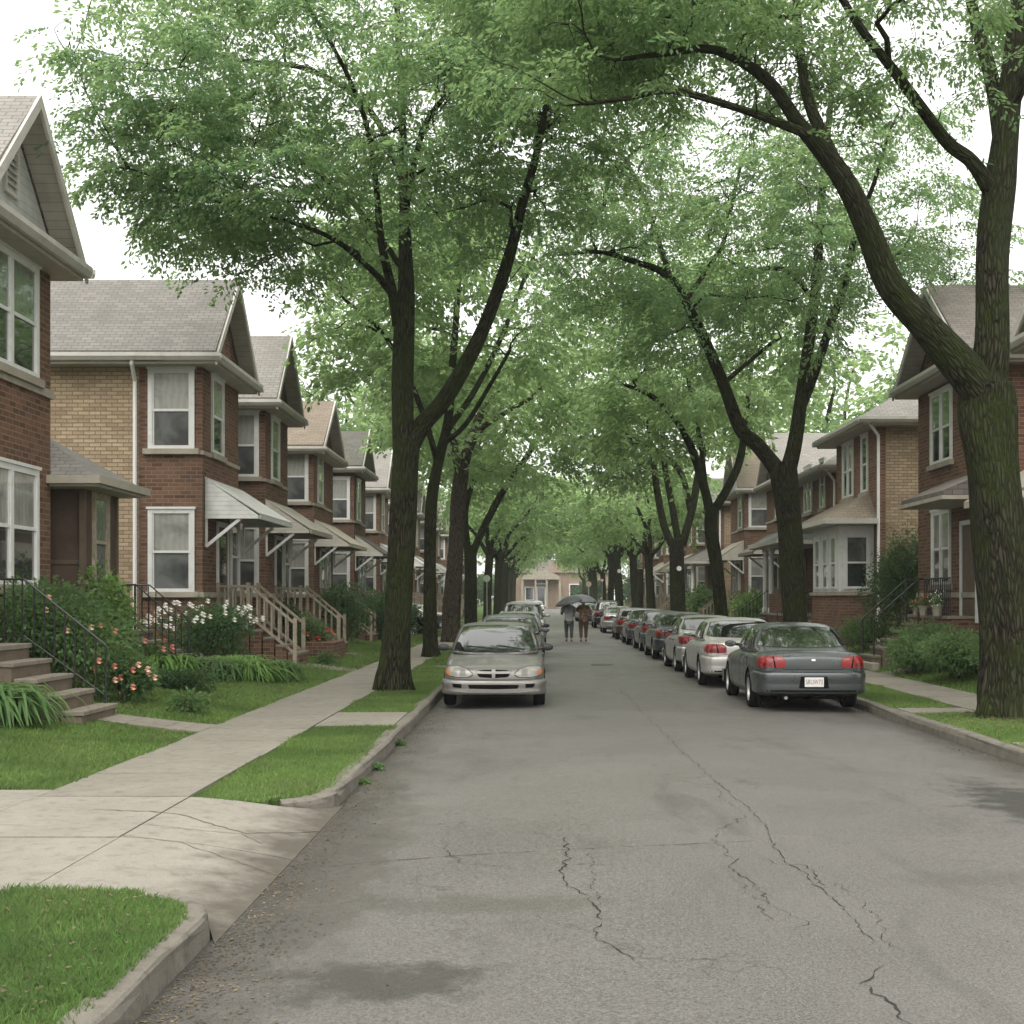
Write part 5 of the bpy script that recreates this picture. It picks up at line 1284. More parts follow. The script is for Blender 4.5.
# nearest right tree
Y = 19.5
T = pl(Y, [(1005,720,50),(1006,690,54),(1006,640,54),(1001,560,53),(994,480,54),(987,420,58),(985,385,56)])
T[0][0].z = .08
L = [T,
 pl(Y, [(984,400,46),(962,368,44,-.2),(925,325,37,-.4),(890,284,33,-.6),(866,225,29,-.8),(840,174,25,-1),(799,124,17,-1.2),(766,79,14,-1.4),(716,50,11,-1.7),(662,54,7,-2),(615,60,4,-2.3)]),
 pl(Y, [(845,182,17,-1),(820,130,15,-.4),(807,95,13,0),(799,40,11,.4),(794,-30,9,.8),(780,-110,6,1)]),
 pl(Y, [(808,135,11,-1.2),(782,124,11,-1.6),(737,108,9,-2),(674,91,8,-2.5),(628,98,6,-3),(585,104,4,-3.4)]),
 pl(Y, [(986,395,46),(992,340,40),(993,250,38,.2),(1000,185,38,.4),(1008,110,28,.6),(1018,20,23,.9),(1030,-80,17,1.2),(1040,-170,9,1.4)]),
 pl(Y, [(994,195,22,.4),(972,162,17,.2),(948,143,15,0),(923,110,14,-.3),(895,72,12,-.7),(862,30,10,-1),(830,-20,8,-1.3),(790,-80,5,-1.6)]),
 pl(Y, [(1002,150,20,.5),(992,80,17,.9),(975,20,14,1.4),(960,-50,11,2),(930,-130,7,2.4)]),
 pl(Y, [(1010,110,16,.6),(1045,40,13,0),(1090,-40,9,-.5),(1130,-110,5,-1)])]
def trimR1(q):                           # keep the crown's lower edge as seen: no foliage low beside the trunk
    px = CX+q.x*F/q.y; py = CY-(q.z-CH)*F/q.y
    return q.z > 6.9 and q.z > 6.3+.25*max(0, q.x-3.0)
tree((T[0][0].x, Y, .10), L, [(3.6,18.6,11.4,4.6,4.2,2.6,2.2),(7.2,19.6,13,3.8,4.0,2.6,1.4),(1.8,17.8,10.3,2.6,3,1.5,1.0)], 85, 1150, 'near', 6, .85, 3, leafmat='leaf_deep', label='massive furrowed forked trunk leaning over the street at the right edge, nearest tree', group=GT_R, zmin=6.6, trim=trimR1)
# nearest left tree
Y = 25.2
T = pl(Y, [(394,700,33),(394,675,35),(397,640,32),(401,560,30),(404,480,29),(406,440,31)]); T[0][0].z = .08
L = [T,
 pl(Y, [(404,450,27),(403,390,26),(404,330,25),(406,290,20,.2),(405,240,15,.4),(404,180,11,.6),(402,110,9,.8),(398,30,8,1),(395,-60,5,1)]),
 pl(Y, [(408,450,24),(422,425,22),(446,397,20,-.2),(478,340,17,-.5),(500,285,15,-.8),(514,240,13,-1),(522,205,11,-1.2),(536,155,9,-1.4),(548,95,7,-1.6),(560,20,6,-2),(575,-60,4,-2.4)]),
 pl(Y, [(398,325,14),(392,290,12,-.3),(381,240,9,-.8),(376,183,7,-1.3),(365,120,6,-1.8),(340,60,5,-2.4),(310,10,4,-3)]),
 pl(Y, [(396,300,9),(383,282,9,-.2),(368,267,7,-.5),(335,240,6,-1),(290,222,5,-1.6),(230,205,4,-2),(170,190,3,-2.4)]),
 pl(Y, [(405,215,8,.4),(423,130,7,-.4),(455,85,5,-1),(485,50,4,-1.6)]),
 pl(Y, [(402,180,8,.6),(370,110,7,.9),(310,70,6,1.2),(240,60,5,1.4),(170,40,3,1.5)]),
 pl(Y, [(403,270,7,.3),(350,200,6,1.),(280,150,5,1.5),(210,130,4,1.8),(150,110,3,2)])]
def trimL1(q):
    px = CX+q.x*F/q.y; py = CY-(q.z-CH)*F/q.y
    return q.z > 5.6+.20*abs(q.x+2.6)*.5 and q.x > -7.5+.1*max(0,10-q.z)
tree((T[0][0].x, Y, .12), L, [(-2.7,24.8,11.5,4.4,4.2,4.2,2.2),(-5.6,24.0,10.6,3.4,3.4,3.1,1.9),(.3,24,12.0,2.8,3.2,2.4,.9),(-3.8,24,8.6,3.2,3,1.6,.7)], 120, 1050, 'near', 5, .95, 8, label='tall mossy trunk forking in two over the left pavement, nearest left tree', group=GT_L, zmin=6.0, trim=trimL1)
# right forked tree
Y = 33
T = pl(Y, [(797,672,28),(797,640,28),(794,590,27),(790,530,27),(784,480,30),(782,462,30)]); T[0][0].z = .08
L = [T,
 pl(Y, [(776,468,20),(757,445,18),(740,428,16,-.3),(722,380,14,-.8),(700,330,12,-1.3),(680,292,10,-1.8),(662,272,9,-2.2),(636,262,7,-2.7),(600,252,5,-3.2),(560,255,3,-3.6)]),
 pl(Y, [(788,470,20),(795,440,18),(803,385,14,.3),(812,320,13,.6),(818,260,11,.8),(822,190,9,1),(830,110,7,1.3),(835,40,5,1.5)]),
 pl(Y, [(800,410,12,.3),(815,372,11,.0),(832,320,10,-.4),(846,280,9,-.8),(855,235,7,-1.2),(875,180,5,-1.6),(890,130,3,-2)]),
 pl(Y, [(672,283,7,-2),(655,230,6,-1.6),(640,190,5,-1.2),(620,150,4,-1),(600,120,3,-.6)]),
 pl(Y, [(806,290,6,.5),(790,272,6,-.2),(770,268,5,-.8),(752,270,4,-1.4),(730,262,3,-2)]),
 pl(Y, [(686,300,6,-1.7),(712,262,6,-1.2),(724,240,5,-.8),(735,190,4,-.4),(745,150,3,0)]),
 pl(Y, [(722,385,6,-.8),(745,365,5,-.2),(775,340,4,.2)])]
tree((T[0][0].x, Y, .12), L, [(4.6,32.4,10.4,4.2,4.0,3.0,2.4),(7.4,33,11,3.4,3.8,3.0,1.5),(2.4,31,10.2,2.4,2.4,1.3,.3)], 85, 560, 'near', 5, 1.0, 21, label='forked tree with a limb sweeping left over the road, second on the right verge', group=GT_R, zmin=6.0,
     trim=lambda q: q.z > 6.2+.15*abs(q.x-4))
# left second, third, fourth
Y = 39
T = pl(Y, [(431,662,17),(430,630,16),(430,560,14),(432,500,13),(440,455,12),(448,420,10,.3),(452,370,9,.6),(456,320,7,.9),(460,260,6,1)]); T[0][0].z = .08
L = [T, pl(Y, [(438,465,8),(425,420,7,-.4),(405,370,6,-1),(380,330,5,-1.6),(345,300,4,-2)]), pl(Y, [(447,430,8),(475,390,7,.4),(500,340,6,.9),(520,290,5,1.2),(540,240,4,1.4)]), pl(Y, [(442,445,7),(465,425,6,-.5),(490,385,5,-1),(510,350,4,-1.5)])]
tree((T[0][0].x, Y, .12), L, [(-3,39,10.5,4.8,4.4,3.6,2)], 55, 330, 'mid', 5, 1.2, 31, leafmat='leaf_far_lit', label='slender straight tree just right of the nearest left trunk, second on the left verge', group=GT_L, zmin=5.6)
Y = 52.5
T = pl(Y, [(452,650,22),(452,610,20),(455,560,18),(458,500,17),(462,470,16)]); T[0][0].z = .08
L = [T, pl(Y, [(462,478,14),(470,440,12),(490,400,10,.4),(520,370,8,.8),(550,345,6,1.2)]), pl(Y, [(460,480,10),(452,430,9),(448,370,7),(440,310,5)]), pl(Y, [(466,460,8,-.2),(480,430,7,-.6),(510,410,6,-1),(540,390,4,-1.4),(560,350,3,-1.8)])]
tree((T[0][0].x, Y, .12), L, [(-3.2,52.5,9.9,4.4,4.2,3.3,2)], 42, 220, 'mid', 5, 1.35, 41, bark='bark_grey', leafmat='leaf_far_lit', label='pale grey-barked thick tree, third on the left verge', group=GT_L, zmin=5.6)
Y = 62
T = pl(Y, [(471,640,15),(471,610,14),(471,570,14),(470,545,15)]); T[0][0].z = .08
L = [T, pl(Y, [(473,552,9),(485,525,9),(505,488,8,.3),(528,455,7,.6),(545,425,5,.9),(556,400,4,1.2)]), pl(Y, [(468,552,9),(465,510,8),(478,470,7,-.3),(500,440,6,-.6),(520,405,4,-.9)]), pl(Y, [(467,545,6),(462,480,5),(455,420,4)])]
tree((T[0][0].x, Y, .12), L, [(-3.0,62,9.8,4.4,4.2,3.3,2)], 38, 190, 'mid', 5, 1.5, 51, leafmat='leaf_far_lit', label='dark trunk with a long limb reaching right over the cars, fourth on the left verge', group=GT_L, zmin=5.4)
# right third, fourth
Y = 46
T = pl(Y, [(724,662,17),(722,620,16),(717,570,14),(711,530,15),(712,508,16)]); T[0][0].z = .08
L = [T, pl(Y, [(710,512,12),(702,480,11),(690,445,9,-.3),(672,415,7,-.8),(650,395,6,-1.3),(625,385,4,-1.8)]), pl(Y, [(716,508,11),(732,480,10),(741,455,9,.3),(746,415,7,.6),(752,360,5,1),(756,300,4,1.2)]), pl(Y, [(706,490,6),(700,440,6,.5),(690,390,5,1),(680,330,4,1.4)])]
tree((T[0][0].x, Y, .12), L, [(5.4,46,10.3,4.6,4.2,3.6,2)], 42, 240, 'mid', 5, 1.3, 61, leafmat='leaf_far_lit', label='slim pale forked tree leaning left, third on the right verge', group=GT_R, zmin=5.8)
Y = 60.8
T = pl(Y, [(678,645,19),(678,600,17),(677,560,16),(676,538,18)]); T[0][0].z = .08
L = [T, pl(Y, [(672,545,10),(664,525,9),(657,490,8),(652,450,6),(645,400,5)]), pl(Y, [(678,540,9),(671,500,8),(664,460,7),(662,410,5)]), pl(Y, [(682,545,10),(693,505,9),(700,465,8,.2),(712,430,6,.4),(725,380,4,.8)]),
     pl(Y, [(690,510,7),(682,475,7,-.4),(663,455,6,-.9),(640,442,5,-1.4),(615,428,4,-2),(598,410,3,-2.4)])]
t4 = tree((T[0][0].x, Y, .12), L, [(5.4,60.8,9.8,4.4,4.2,3.3,2)], 38, 190, 'mid', 5, 1.5, 71, leafmat='leaf_far_lit', label='thick three-limbed tree wearing a round white tag, fourth on the right verge', group=GT_R, zmin=5.4)
m = MB(); m.lathe([(.001,-.02),(.11,-.02),(.11,0),(.001,0)], 16, (0,-.46,3.05), 'y'); m.build('tag', 'window_white', t4)
# generic trees further on, copies of three
def generic(seed, lean, hf=4.6):
    r = random.Random(seed); Lb = [([Vector((0,0,-.05)), Vector((.03,0,1.5)), Vector((.08*lean,0,3.2)), Vector((.15*lean,.05,hf))], [.31,.28,.26,.27])]
    f = Vector((.15*lean,.05,hf-.15))
    for a, sp_, h in ((0 if lean > 0 else math.pi, 4.2, 9.2),(math.pi*.5, 2.4, 10.5),(math.pi if lean > 0 else 0, 3.0, 9.6),(-math.pi*.45, 2.2, 10.8)):
        a += r.uniform(-.35,.35); P = [f]; Q = [.16]
        for k in range(1,7):
            t = k/6; P.append(Vector((f.x+math.cos(a)*sp_*t**.85+r.gauss(0,.12), f.y+math.sin(a)*sp_*t**.85+r.gauss(0,.12), f.z+(h-f.z)*t**1.05))); Q.append(.16*(1-t)+.03*t)
        Lb.append((P, Q))
    return Lb
protos = []
for k, lean in enumerate((1,-1,1)):
    o = tree((0,0,0), generic(90+k, lean), [(0,0,9.4,4.6,4.6,3.6,2),(2.6*lean,0,8.6,3.2,4.0,2.2,.8)], 32, 150, 'far', 5, 1.4, 200+k, leafmat='leaf_far_lit', label='x', zmin=5.6)
    protos.append(o)
used = set()
def put_tree(k, x, y, rz, s, label, group):
    o = protos[k] if k not in used else copy_tree(protos[k]); used.add(k)
    o.location = (x, y, .12); o.rotation_euler = (0,0,rz); o.scale = (s,s,s); tag(o, label, 'tree', group); return o
ordn = ['fifth','sixth','seventh','eighth','ninth','tenth','eleventh','twelfth','thirteenth','fourteenth']
for k, y in enumerate((84, 101, 116, 131, 147, 163, 180)):
    put_tree((0,2)[k%2], -3.1+.1*(k%3), y, .5*k*.4-.3, (.95,1.0,1.08)[k%3], 'distant tree, %s along the left verge' % ordn[k], GT_L)
tg = put_tree(1, 6.3, 104, .2, 1.15, 'distant thick tree with a round white tag, fifth on the right verge', GT_R)
for k, y in enumerate((76, 90, 118, 132, 148, 165, 183)):
    put_tree((1,1,2,1)[k%4], 6.4+.15*(k%2), y, -.4+.35*k, (.9,1.0,1.05)[k%3], 'distant tree, %s along the right verge' % ordn[[6,7,8,9,2,3,4][k] if False else min(k+1+(k>1),9)], GT_R)
# trees in back gardens and beyond the end of the street
for k, (x, y, s, ki, lb) in enumerate([(-13.5,85,1.45,0,'pale tree rising behind the left houses'),(-20,112,1.3,2,'broad tree beyond far left roofs'),(17,80,1.5,1,'pale tree rising behind the right house roofs'),(24,75,1.35,0,'loose pale tree behind the tan right house'),
      (-12,215,1.4,2,'tree left of the house that closes the street'),(16,214,1.4,1,'tree right of the house that closes the street'),(2,262,1.9,0,'big tree behind the house that closes the street'),(-14,262,2.,1,'tall tree behind and left of the closing house'),(20,262,2.,2,'tall tree behind and right of the closing house'),(-26,150,1.5,1,'large tree beyond the farthest left house'),(26,150,1.5,0,'large tree beyond the farthest right house')]):
    put_tree(ki, x, y, 1.3*k, s, lb, 'trees behind the houses')
m = MB(); m.lathe([(.001,-.02),(.13,-.02),(.13,0),(.001,0)], 16, (-.1,-.46,3.3), 'y'); m.build('tag', 'window_white', tg)
# a dead, ivy-clad stub between the fourth and third right trees
Y = 84
T = pl(Y, [(641,628,9),(640,610,8),(640,590,8),(640,574,8),(640,569,9)]); T[0][0].z = .05
ro = empty('tree_stump', (T[0][0].x, Y, .1)); tag(ro, 'tall dark cut-off trunk without branches, standing at the right verge', 'tree stump')
m = MB(at=True); pp, rr = smooth_path(*T); m.tube([p-ro.location for p in pp], rr, 12, wob=.1); m.build('trunk', 'bark', ro, smooth=True)
# ------------------------------------------------------------------ shrubs, hostas, flowers
def shrub(name, x, y, z, rx, ry, h, n, leaf, mat, label, cat='shrub', flowers=None, seed=0, group=None, lumps=5):
    r = np.random.default_rng(seed); root = empty(name, (x,y,z)); tag(root, label, cat, group); rr = random.Random(seed)
    L = [(rr.uniform(-.45,.45)*rx, rr.uniform(-.45,.45)*ry, h*rr.uniform(.35,.75), rr.uniform(.45,.75)) for _ in range(lumps)]+[(0,0,h*.42,.9)]
    per = n//len(L); V = []
    for (cx,cy,cz,s) in L:
        v = r.normal(0,1,(per,3)); v /= np.linalg.norm(v,axis=1)[:,None]; q = (r.random(per)**.38)*(1+.22*np.sin(v[:,0]*7+v[:,2]*5+seed))
        P = v*q[:,None]*np.array([rx*s,ry*s,h*.5*s+.0])+np.array([cx,cy,cz]); P[:,2] = np.maximum(P[:,2],.02)
        d = v+r.normal(0,.5,(per,3)); d[:,2] -= .25; d /= np.linalg.norm(d,axis=1)[:,None]; s_ = np.cross(d, r.normal(0,1,(per,3))); s_ /= np.linalg.norm(s_,axis=1)[:,None]
        l = leaf*r.uniform(.6,1.3,per)[:,None]; w_ = l*.28
        V.append(np.stack([P, P+d*l*.5-s_*w_, P+d*l, P+d*l*.5+s_*w_],1).reshape(-1,3))
    V = np.concatenate(V); npmesh('foliage', V, np.arange(len(V)).reshape(-1,4), mat, root)
    m = MB()
    for k in range(7):
        a = rr.uniform(0,6.28); m.tube([(0,0,-.05),(math.cos(a)*rx*.25,math.sin(a)*ry*.25,h*.4),(math.cos(a)*rx*.5,math.sin(a)*ry*.5,h*.8)],[.02,.014,.005],5)
    m.build('stem', 'wood_dark', root)
    if flowers:
        fm, cnt, size, front = flowers
        for k in range(cnt):
            a = rr.uniform(-math.pi,0) if front else rr.uniform(0,6.28); t = rr.uniform(.35,1.0); u = rr.uniform(.55,1.05)
            c = Vector((math.cos(a)*rx*u*1.08, math.sin(a)*ry*u*1.08, h*(.30+.78*math.sqrt(max(0,1-u*u*.72)))*(t if front else .8+.25*t))); size_ = size*1.25; m = MB()
            for q in range(11):
                b = q*2.4; zq = 1-q*.17; d = Vector((math.cos(b)*math.sqrt(max(0,1-zq*zq)), math.sin(b)*math.sqrt(max(0,1-zq*zq)), zq)).normalized(); e = d.cross(Vector((0,0,1))); e = e.normalized() if e.length > .01 else Vector((1,0,0)); s2 = size_*(.7+.05*q)
                m.add([c, c+(d*.7-e*.5)*s2, c+d*s2, c+(d*.7+e*.5)*s2], [(0,1,2,3)])
            o = m.build('flower', fm if isinstance(fm, str) else rr.choice(fm), root)
    return root
def hosta(x, y, z, rad, h, n, label, seed, mat='leaf_shrub', wd=.05, group='strap-leaved plants edging the beds'):
    rr = random.Random(seed); root = empty('hosta_plant', (x,y,z)); tag(root, label, 'plant', group); m = MB()
    for k in range(n):
        a = rr.uniform(0,6.28); L = rad*rr.uniform(.55,1.15); H = h*rr.uniform(.6,1.15); c, s = math.cos(a), math.sin(a); w_ = wd*rr.uniform(.6,1.3)/2; o = Vector((rr.gauss(0,rad*.22), rr.gauss(0,rad*.22), 0)); pr = []
        for i in range(6):
            t = i/5; pr.append((Vector((c*L*t, s*L*t, H*(2.6*t*(1-t)+.28*t*0)+ .0))+o, w_*math.sin(math.pi*(.12+.86*t))**.7))
        k0 = len(m.v)
        for p, q in pr: e = Vector((-s,c,0))*q; m.v += [tuple(p-e), tuple(p+Vector((0,0,-q*.35))), tuple(p+e)]
        for i in range(5):
            b = k0+3*i; m.f += [(b,b+1,b+4,b+3),(b+1,b+2,b+5,b+4)]
    m.build('foliage', mat, root, smooth=True); return root
zl = lawnz
def leafy(x, y, *a, **k): return shrub(k.pop('name','shrub'), x, y, zl(x)-.02, *a, **k)
leafy(-6.75, 19.4, 1.0, .85, 1.7, 12000, .075, 'leaf_shrub', 'big leafy shrub with coral roses right of the near concrete steps', flowers=(['flower_pink','flower_pink','flower_peach'], 12, .042, True), seed=1, name='rose_bush', cat='rose bush', lumps=7)
leafy(-6.05, 19.7, .5, .45, .8, 3200, .07, 'leaf_shrub', 'low rose bush with coral blooms at the foot of the big shrub', flowers=(['flower_pink','flower_pink','flower_peach'], 12, .045, True), seed=2, name='rose_bush', cat='rose bush')
leafy(-7.0, 22.0, .55, .6, 1.95, 3600, .08, 'leaf_lime', 'light green climbing bush against the stone porch ledge', seed=3, lumps=6)
leafy(-7.3, 16.2, .45, .4, .95, 2200, .06, 'leaf_shrub', 'small rose bush with peach blooms at the left picture edge', flowers=(['flower_peach','flower_pink'], 14, .05, True), seed=4, name='rose_bush', cat='rose bush')
hosta(-6.55, 16.1, zl(-6.5)-.02, .80, .62, 520, 'wide dark strap-leaved plant left of the bottom concrete step', 1, wd=.055)
hosta(-7.2, 15.7, zl(-7)-.02, .7, .62, 360, 'dark strap-leaved plant at the left picture edge below the steps', 2, wd=.055)
leafy(-6.95, 28.2, 1.15, .9, 1.35, 7500, .07, 'leaf_dark', 'dark bush covered in white blooms before the white-framed bay window', flowers=('flower_white', 70, .052, False), seed=5, name='flowering_bush', cat='flowering bush', lumps=7)
leafy(-7.2, 24.8, .5, .4, .7, 2200, .06, 'leaf_shrub', 'red-flowered low bush beside the narrow side steps', flowers=(['flower_red','flower_pink'], 14, .05, False), seed=6, name='rose_bush', cat='rose bush')
for k, (x, y, r_, lb) in enumerate([(-6.9,25.0,.6,'leftmost bright strap-leaved clump below the white blooms'),(-6.2,25.5,.65,'second bright strap-leaved clump from the left, along the lawn'),(-5.65,26.1,.65,'middle bright strap-leaved clump along the lawn edge'),(-5.3,26.9,.6,'rightmost bright strap-leaved clump, nearest the pavement'),(-6.0,27.1,.6,'bright strap-leaved clump behind the row, below the wooden steps')]):
    hosta(x, y, zl(x)-.02, r_*1.15, .55, 300, lb, 10+k, 'leaf_shrub' if k%2 else 'leaf_lime', .05)
leafy(-5.9, 22.6, .75, .5, .42, 3000, .06, 'leaf_dark', 'low dark ground-hugging shrub between the rose bush and the strap leaves', seed=7)
leafy(-5.9, 35.6, .55, .8, 1.15, 3200, .08, 'leaf_shrub', 'green bush just past the wooden stair rail, above the brick planter', seed=8, flowers=('flower_red', 5, .06, True))
m = MB(); m.box(-6.4,-5.2,34.6,35.0,.2,.72); m.box(-6.4,-6.15,35.0,36.2,.2,.72); m.box(-5.45,-5.2,35.0,36.2,.2,.72); m.box(-6.4,-5.2,36.2,36.5,.2,.72); tag(m.build('brick_planter', 'brick_rust', bevel=.02), 'low mossy brick planter by the pavement beside the green bush', 'planter')
leafy(-6.3, 34.3, .5, .5, 1.5, 3000, .08, 'leaf_dark', 'dark upright shrub in the corner past the wooden stairs', seed=9)
for k, (x, y, h_, lb) in enumerate([(-6.3,44.5,1.9,'tall dark evergreen bush before the fourth left house'),(-5.7,49.5,1.6,'dark rounded evergreen bush left of the nearest left trunk'),(-6.1,54.5,1.9,'dark evergreen bush behind the nearest left trunk'),(-5.8,57.8,1.4,'dark evergreen bush between the first two left trunks')]):
    leafy(x, y, .9, 1.1, h_, 3200, .12, 'leaf_dark', lb, seed=20+k, group='dark evergreen bushes on the left')
leafy(8.35, 29.5, .85, 1.1, 1.0, 6500, .085, 'leaf_shrub', 'broad leafy peony bush at the corner of the right steps', seed=30, lumps=7)
leafy(8.5, 27.0, .85, 1.3, .95, 6500, .085, 'leaf_shrub', 'sprawling leafy bush between right steps and the big trunk', seed=31, lumps=7)
leafy(8.75, 24.6, .8, .8, .85, 3800, .08, 'leaf_shrub', 'leafy bush half hidden behind the big right trunk', seed=32)
leafy(9.9, 36.6, 1.15, 1.0, 3.3, 10500, .085, 'leaf_dark', 'tall dark shrub climbing the tan brick wall on the right', seed=33, lumps=8)
leafy(9.1, 37.3, .9, .9, .95, 3600, .08, 'leaf_shrub', 'low green bush at the foot of the white downspout on the right', seed=34)
leafy(8.7, 55, 1.1, 1.0, 1.9, 3200, .14, 'leaf_lime', 'bright lime bush behind the parked cars between two right trunks', seed=35)
leafy(8.6, 68, 1.3, 1.6, 2.1, 3200, .16, 'leaf_shrub', 'green hedge bush beside the thick three-limbed right tree', seed=36)
leafy(8.8, 76, 1.3, 1.6, 2.0, 2600, .18, 'leaf_dark', 'dark bush at the stub trunk on the right', seed=37)
leafy(8.4, 215, 3, 2.5, 5, 3200, .5, 'leaf_dark', 'dark green clipped bush near the closing house, right of centre', seed=38)
# low retaining edge on the right
m = MB(); m.box(7.82,8.0,31.5,44,.0,.33); tag(m.build('low_wall', 'stone', bevel=.02), 'low stone edging wall along the right front lawn', 'low wall')
# flower pots on the right landing
def pot(x, y, z, label, fm, s=1.):
    ro = empty('flower_pot', (x,y,z)); tag(ro, label, 'flower pot'); m = MB(); m.lathe([(.09*s,0),(.13*s,.22*s),(.15*s,.22*s),(.15*s,.26*s),(.12*s,.26*s),(.11*s,.2*s),(.001,.2*s)], 16); m.build('pot', 'stone', ro, smooth=False)
    r = np.random.default_rng(5); n = 260; P = r.normal(0,.09*s,(n,3))+np.array([0,0,.36*s]); d = r.normal(0,1,(n,3)); d /= np.linalg.norm(d,axis=1)[:,None]; e = np.cross(d, r.normal(0,1,(n,3))); e /= np.linalg.norm(e,axis=1)[:,None]
    V = np.stack([P,P+d*.04-e*.015,P+d*.08,P+d*.04+e*.015],1).reshape(-1,3); npmesh('foliage', V, np.arange(len(V)).reshape(-1,4), 'leaf_shrub', ro)
    P = r.normal(0,.08*s,(60,3))+np.array([0,0,.42*s]); V = np.stack([P,P+d[:60]*.03-e[:60]*.02,P+d[:60]*.05,P+d[:60]*.03+e[:60]*.02],1).reshape(-1,3); npmesh('blossom', V, np.arange(len(V)).reshape(-1,4), fm, ro)
pot(8.98, 30.3, 1.45, 'white-flowered pot on the right brick landing beside the big trunk', 'flower_white', .95)
pot(8.98, 32.0, 1.45, 'small pot of pale blooms at the top of the right steps', 'flower_peach', .6)
pot(8.93, 31.2, 1.45, 'reddish planter bowl on the landing under the paired window', 'flower_red', .85)

# ------------------------------------------------------------------ round signs
def sign(x, y, h, r_, label, mat):
    ro = empty('street_sign', (x,y,0)); tag(ro, label, 'street sign'); m = MB(); m.tube([(0,0,0),(0,0,h+r_)], .035, 8); m.build('post', 'rim', ro)
    m = MB(); m.lathe([(.001,-.045),(r_,-.045),(r_,-.035),(.001,-.035)], 24, (0,0,h), 'y'); m.build('disc', mat, ro)
M['sign_green'] = m_paint('pale green sign', (.42,.50,.36), .5); M['sign_beige'] = m_paint('beige sign', (.50,.38,.29), .5)
sign(-2.45, 66, 2.8, .17, 'round pale green disc sign before the left trunks', 'sign_green')
sign(5.75, 150, 3.4, .30, 'round beige disc sign on a post, far down the right kerb', 'sign_beige')
sign(5.7, 118, 3.4, .12, 'tiny round white disc on a post among the far right trunks', 'window_white')

# ------------------------------------------------------------------ people under umbrellas
def skin_mesh(name, joints, edges, rad, mat, parent, sub=2):
    me = bpy.data.meshes.new(name); me.from_pydata([tuple(j) for j in joints], edges, []); o = bpy.data.objects.new(name, me); COL.objects.link(o)
    o.modifiers.new('s','SKIN'); 
    for i, r_ in enumerate(rad):
        d = me.skin_vertices[0].data[i]; d.radius = (r_ if isinstance(r_, tuple) else (r_, r_)); d.use_root = (i == 0)
    s = o.modifiers.new('b','SUBSURF'); s.levels = s.render_levels = sub
    apply_mods(o); o.data.materials.clear(); o.data.materials.append(M[mat]); o.data.polygons.foreach_set('use_smooth', [True]*len(o.data.polygons)); o.parent = parent; return o
M['skin'] = m_plain('skin', (.42,.26,.19), .6); M['hair'] = m_plain('dark hair', (.03,.022,.016), .7)
M['grey_top'] = m_paint('grey top', (.30,.30,.30), .85, .2, 6); M['grey_trousers'] = m_paint('dark grey trousers', (.075,.078,.08), .85, .2, 6)
def patterned():
    n = NT('brown patterned cloth'); p = n.obj(); f = n.noise(p, 14, 3, .6); 
    c = n.mix(n.ramp(f, .42, .5), (.045,.055,.045), (.20,.10,.06)); c = n.mix(n.ramp(n.noise(p, 9, 2), .56, .6), c, (.26,.19,.12)); return n.prin(c, .9)
M['pattern_top'] = patterned(); M['brown_trousers'] = m_paint('brown trousers', (.085,.062,.045), .85, .3, 8)
M['shoe'] = m_plain('reddish brown shoes', (.16,.065,.045), .6); M['umbrella'] = m_paint('dark umbrella cloth', (.055,.06,.065), .5, .2, 3); M['umbrella_grey'] = m_paint('grey umbrella cloth', (.12,.13,.135), .5, .2, 3)
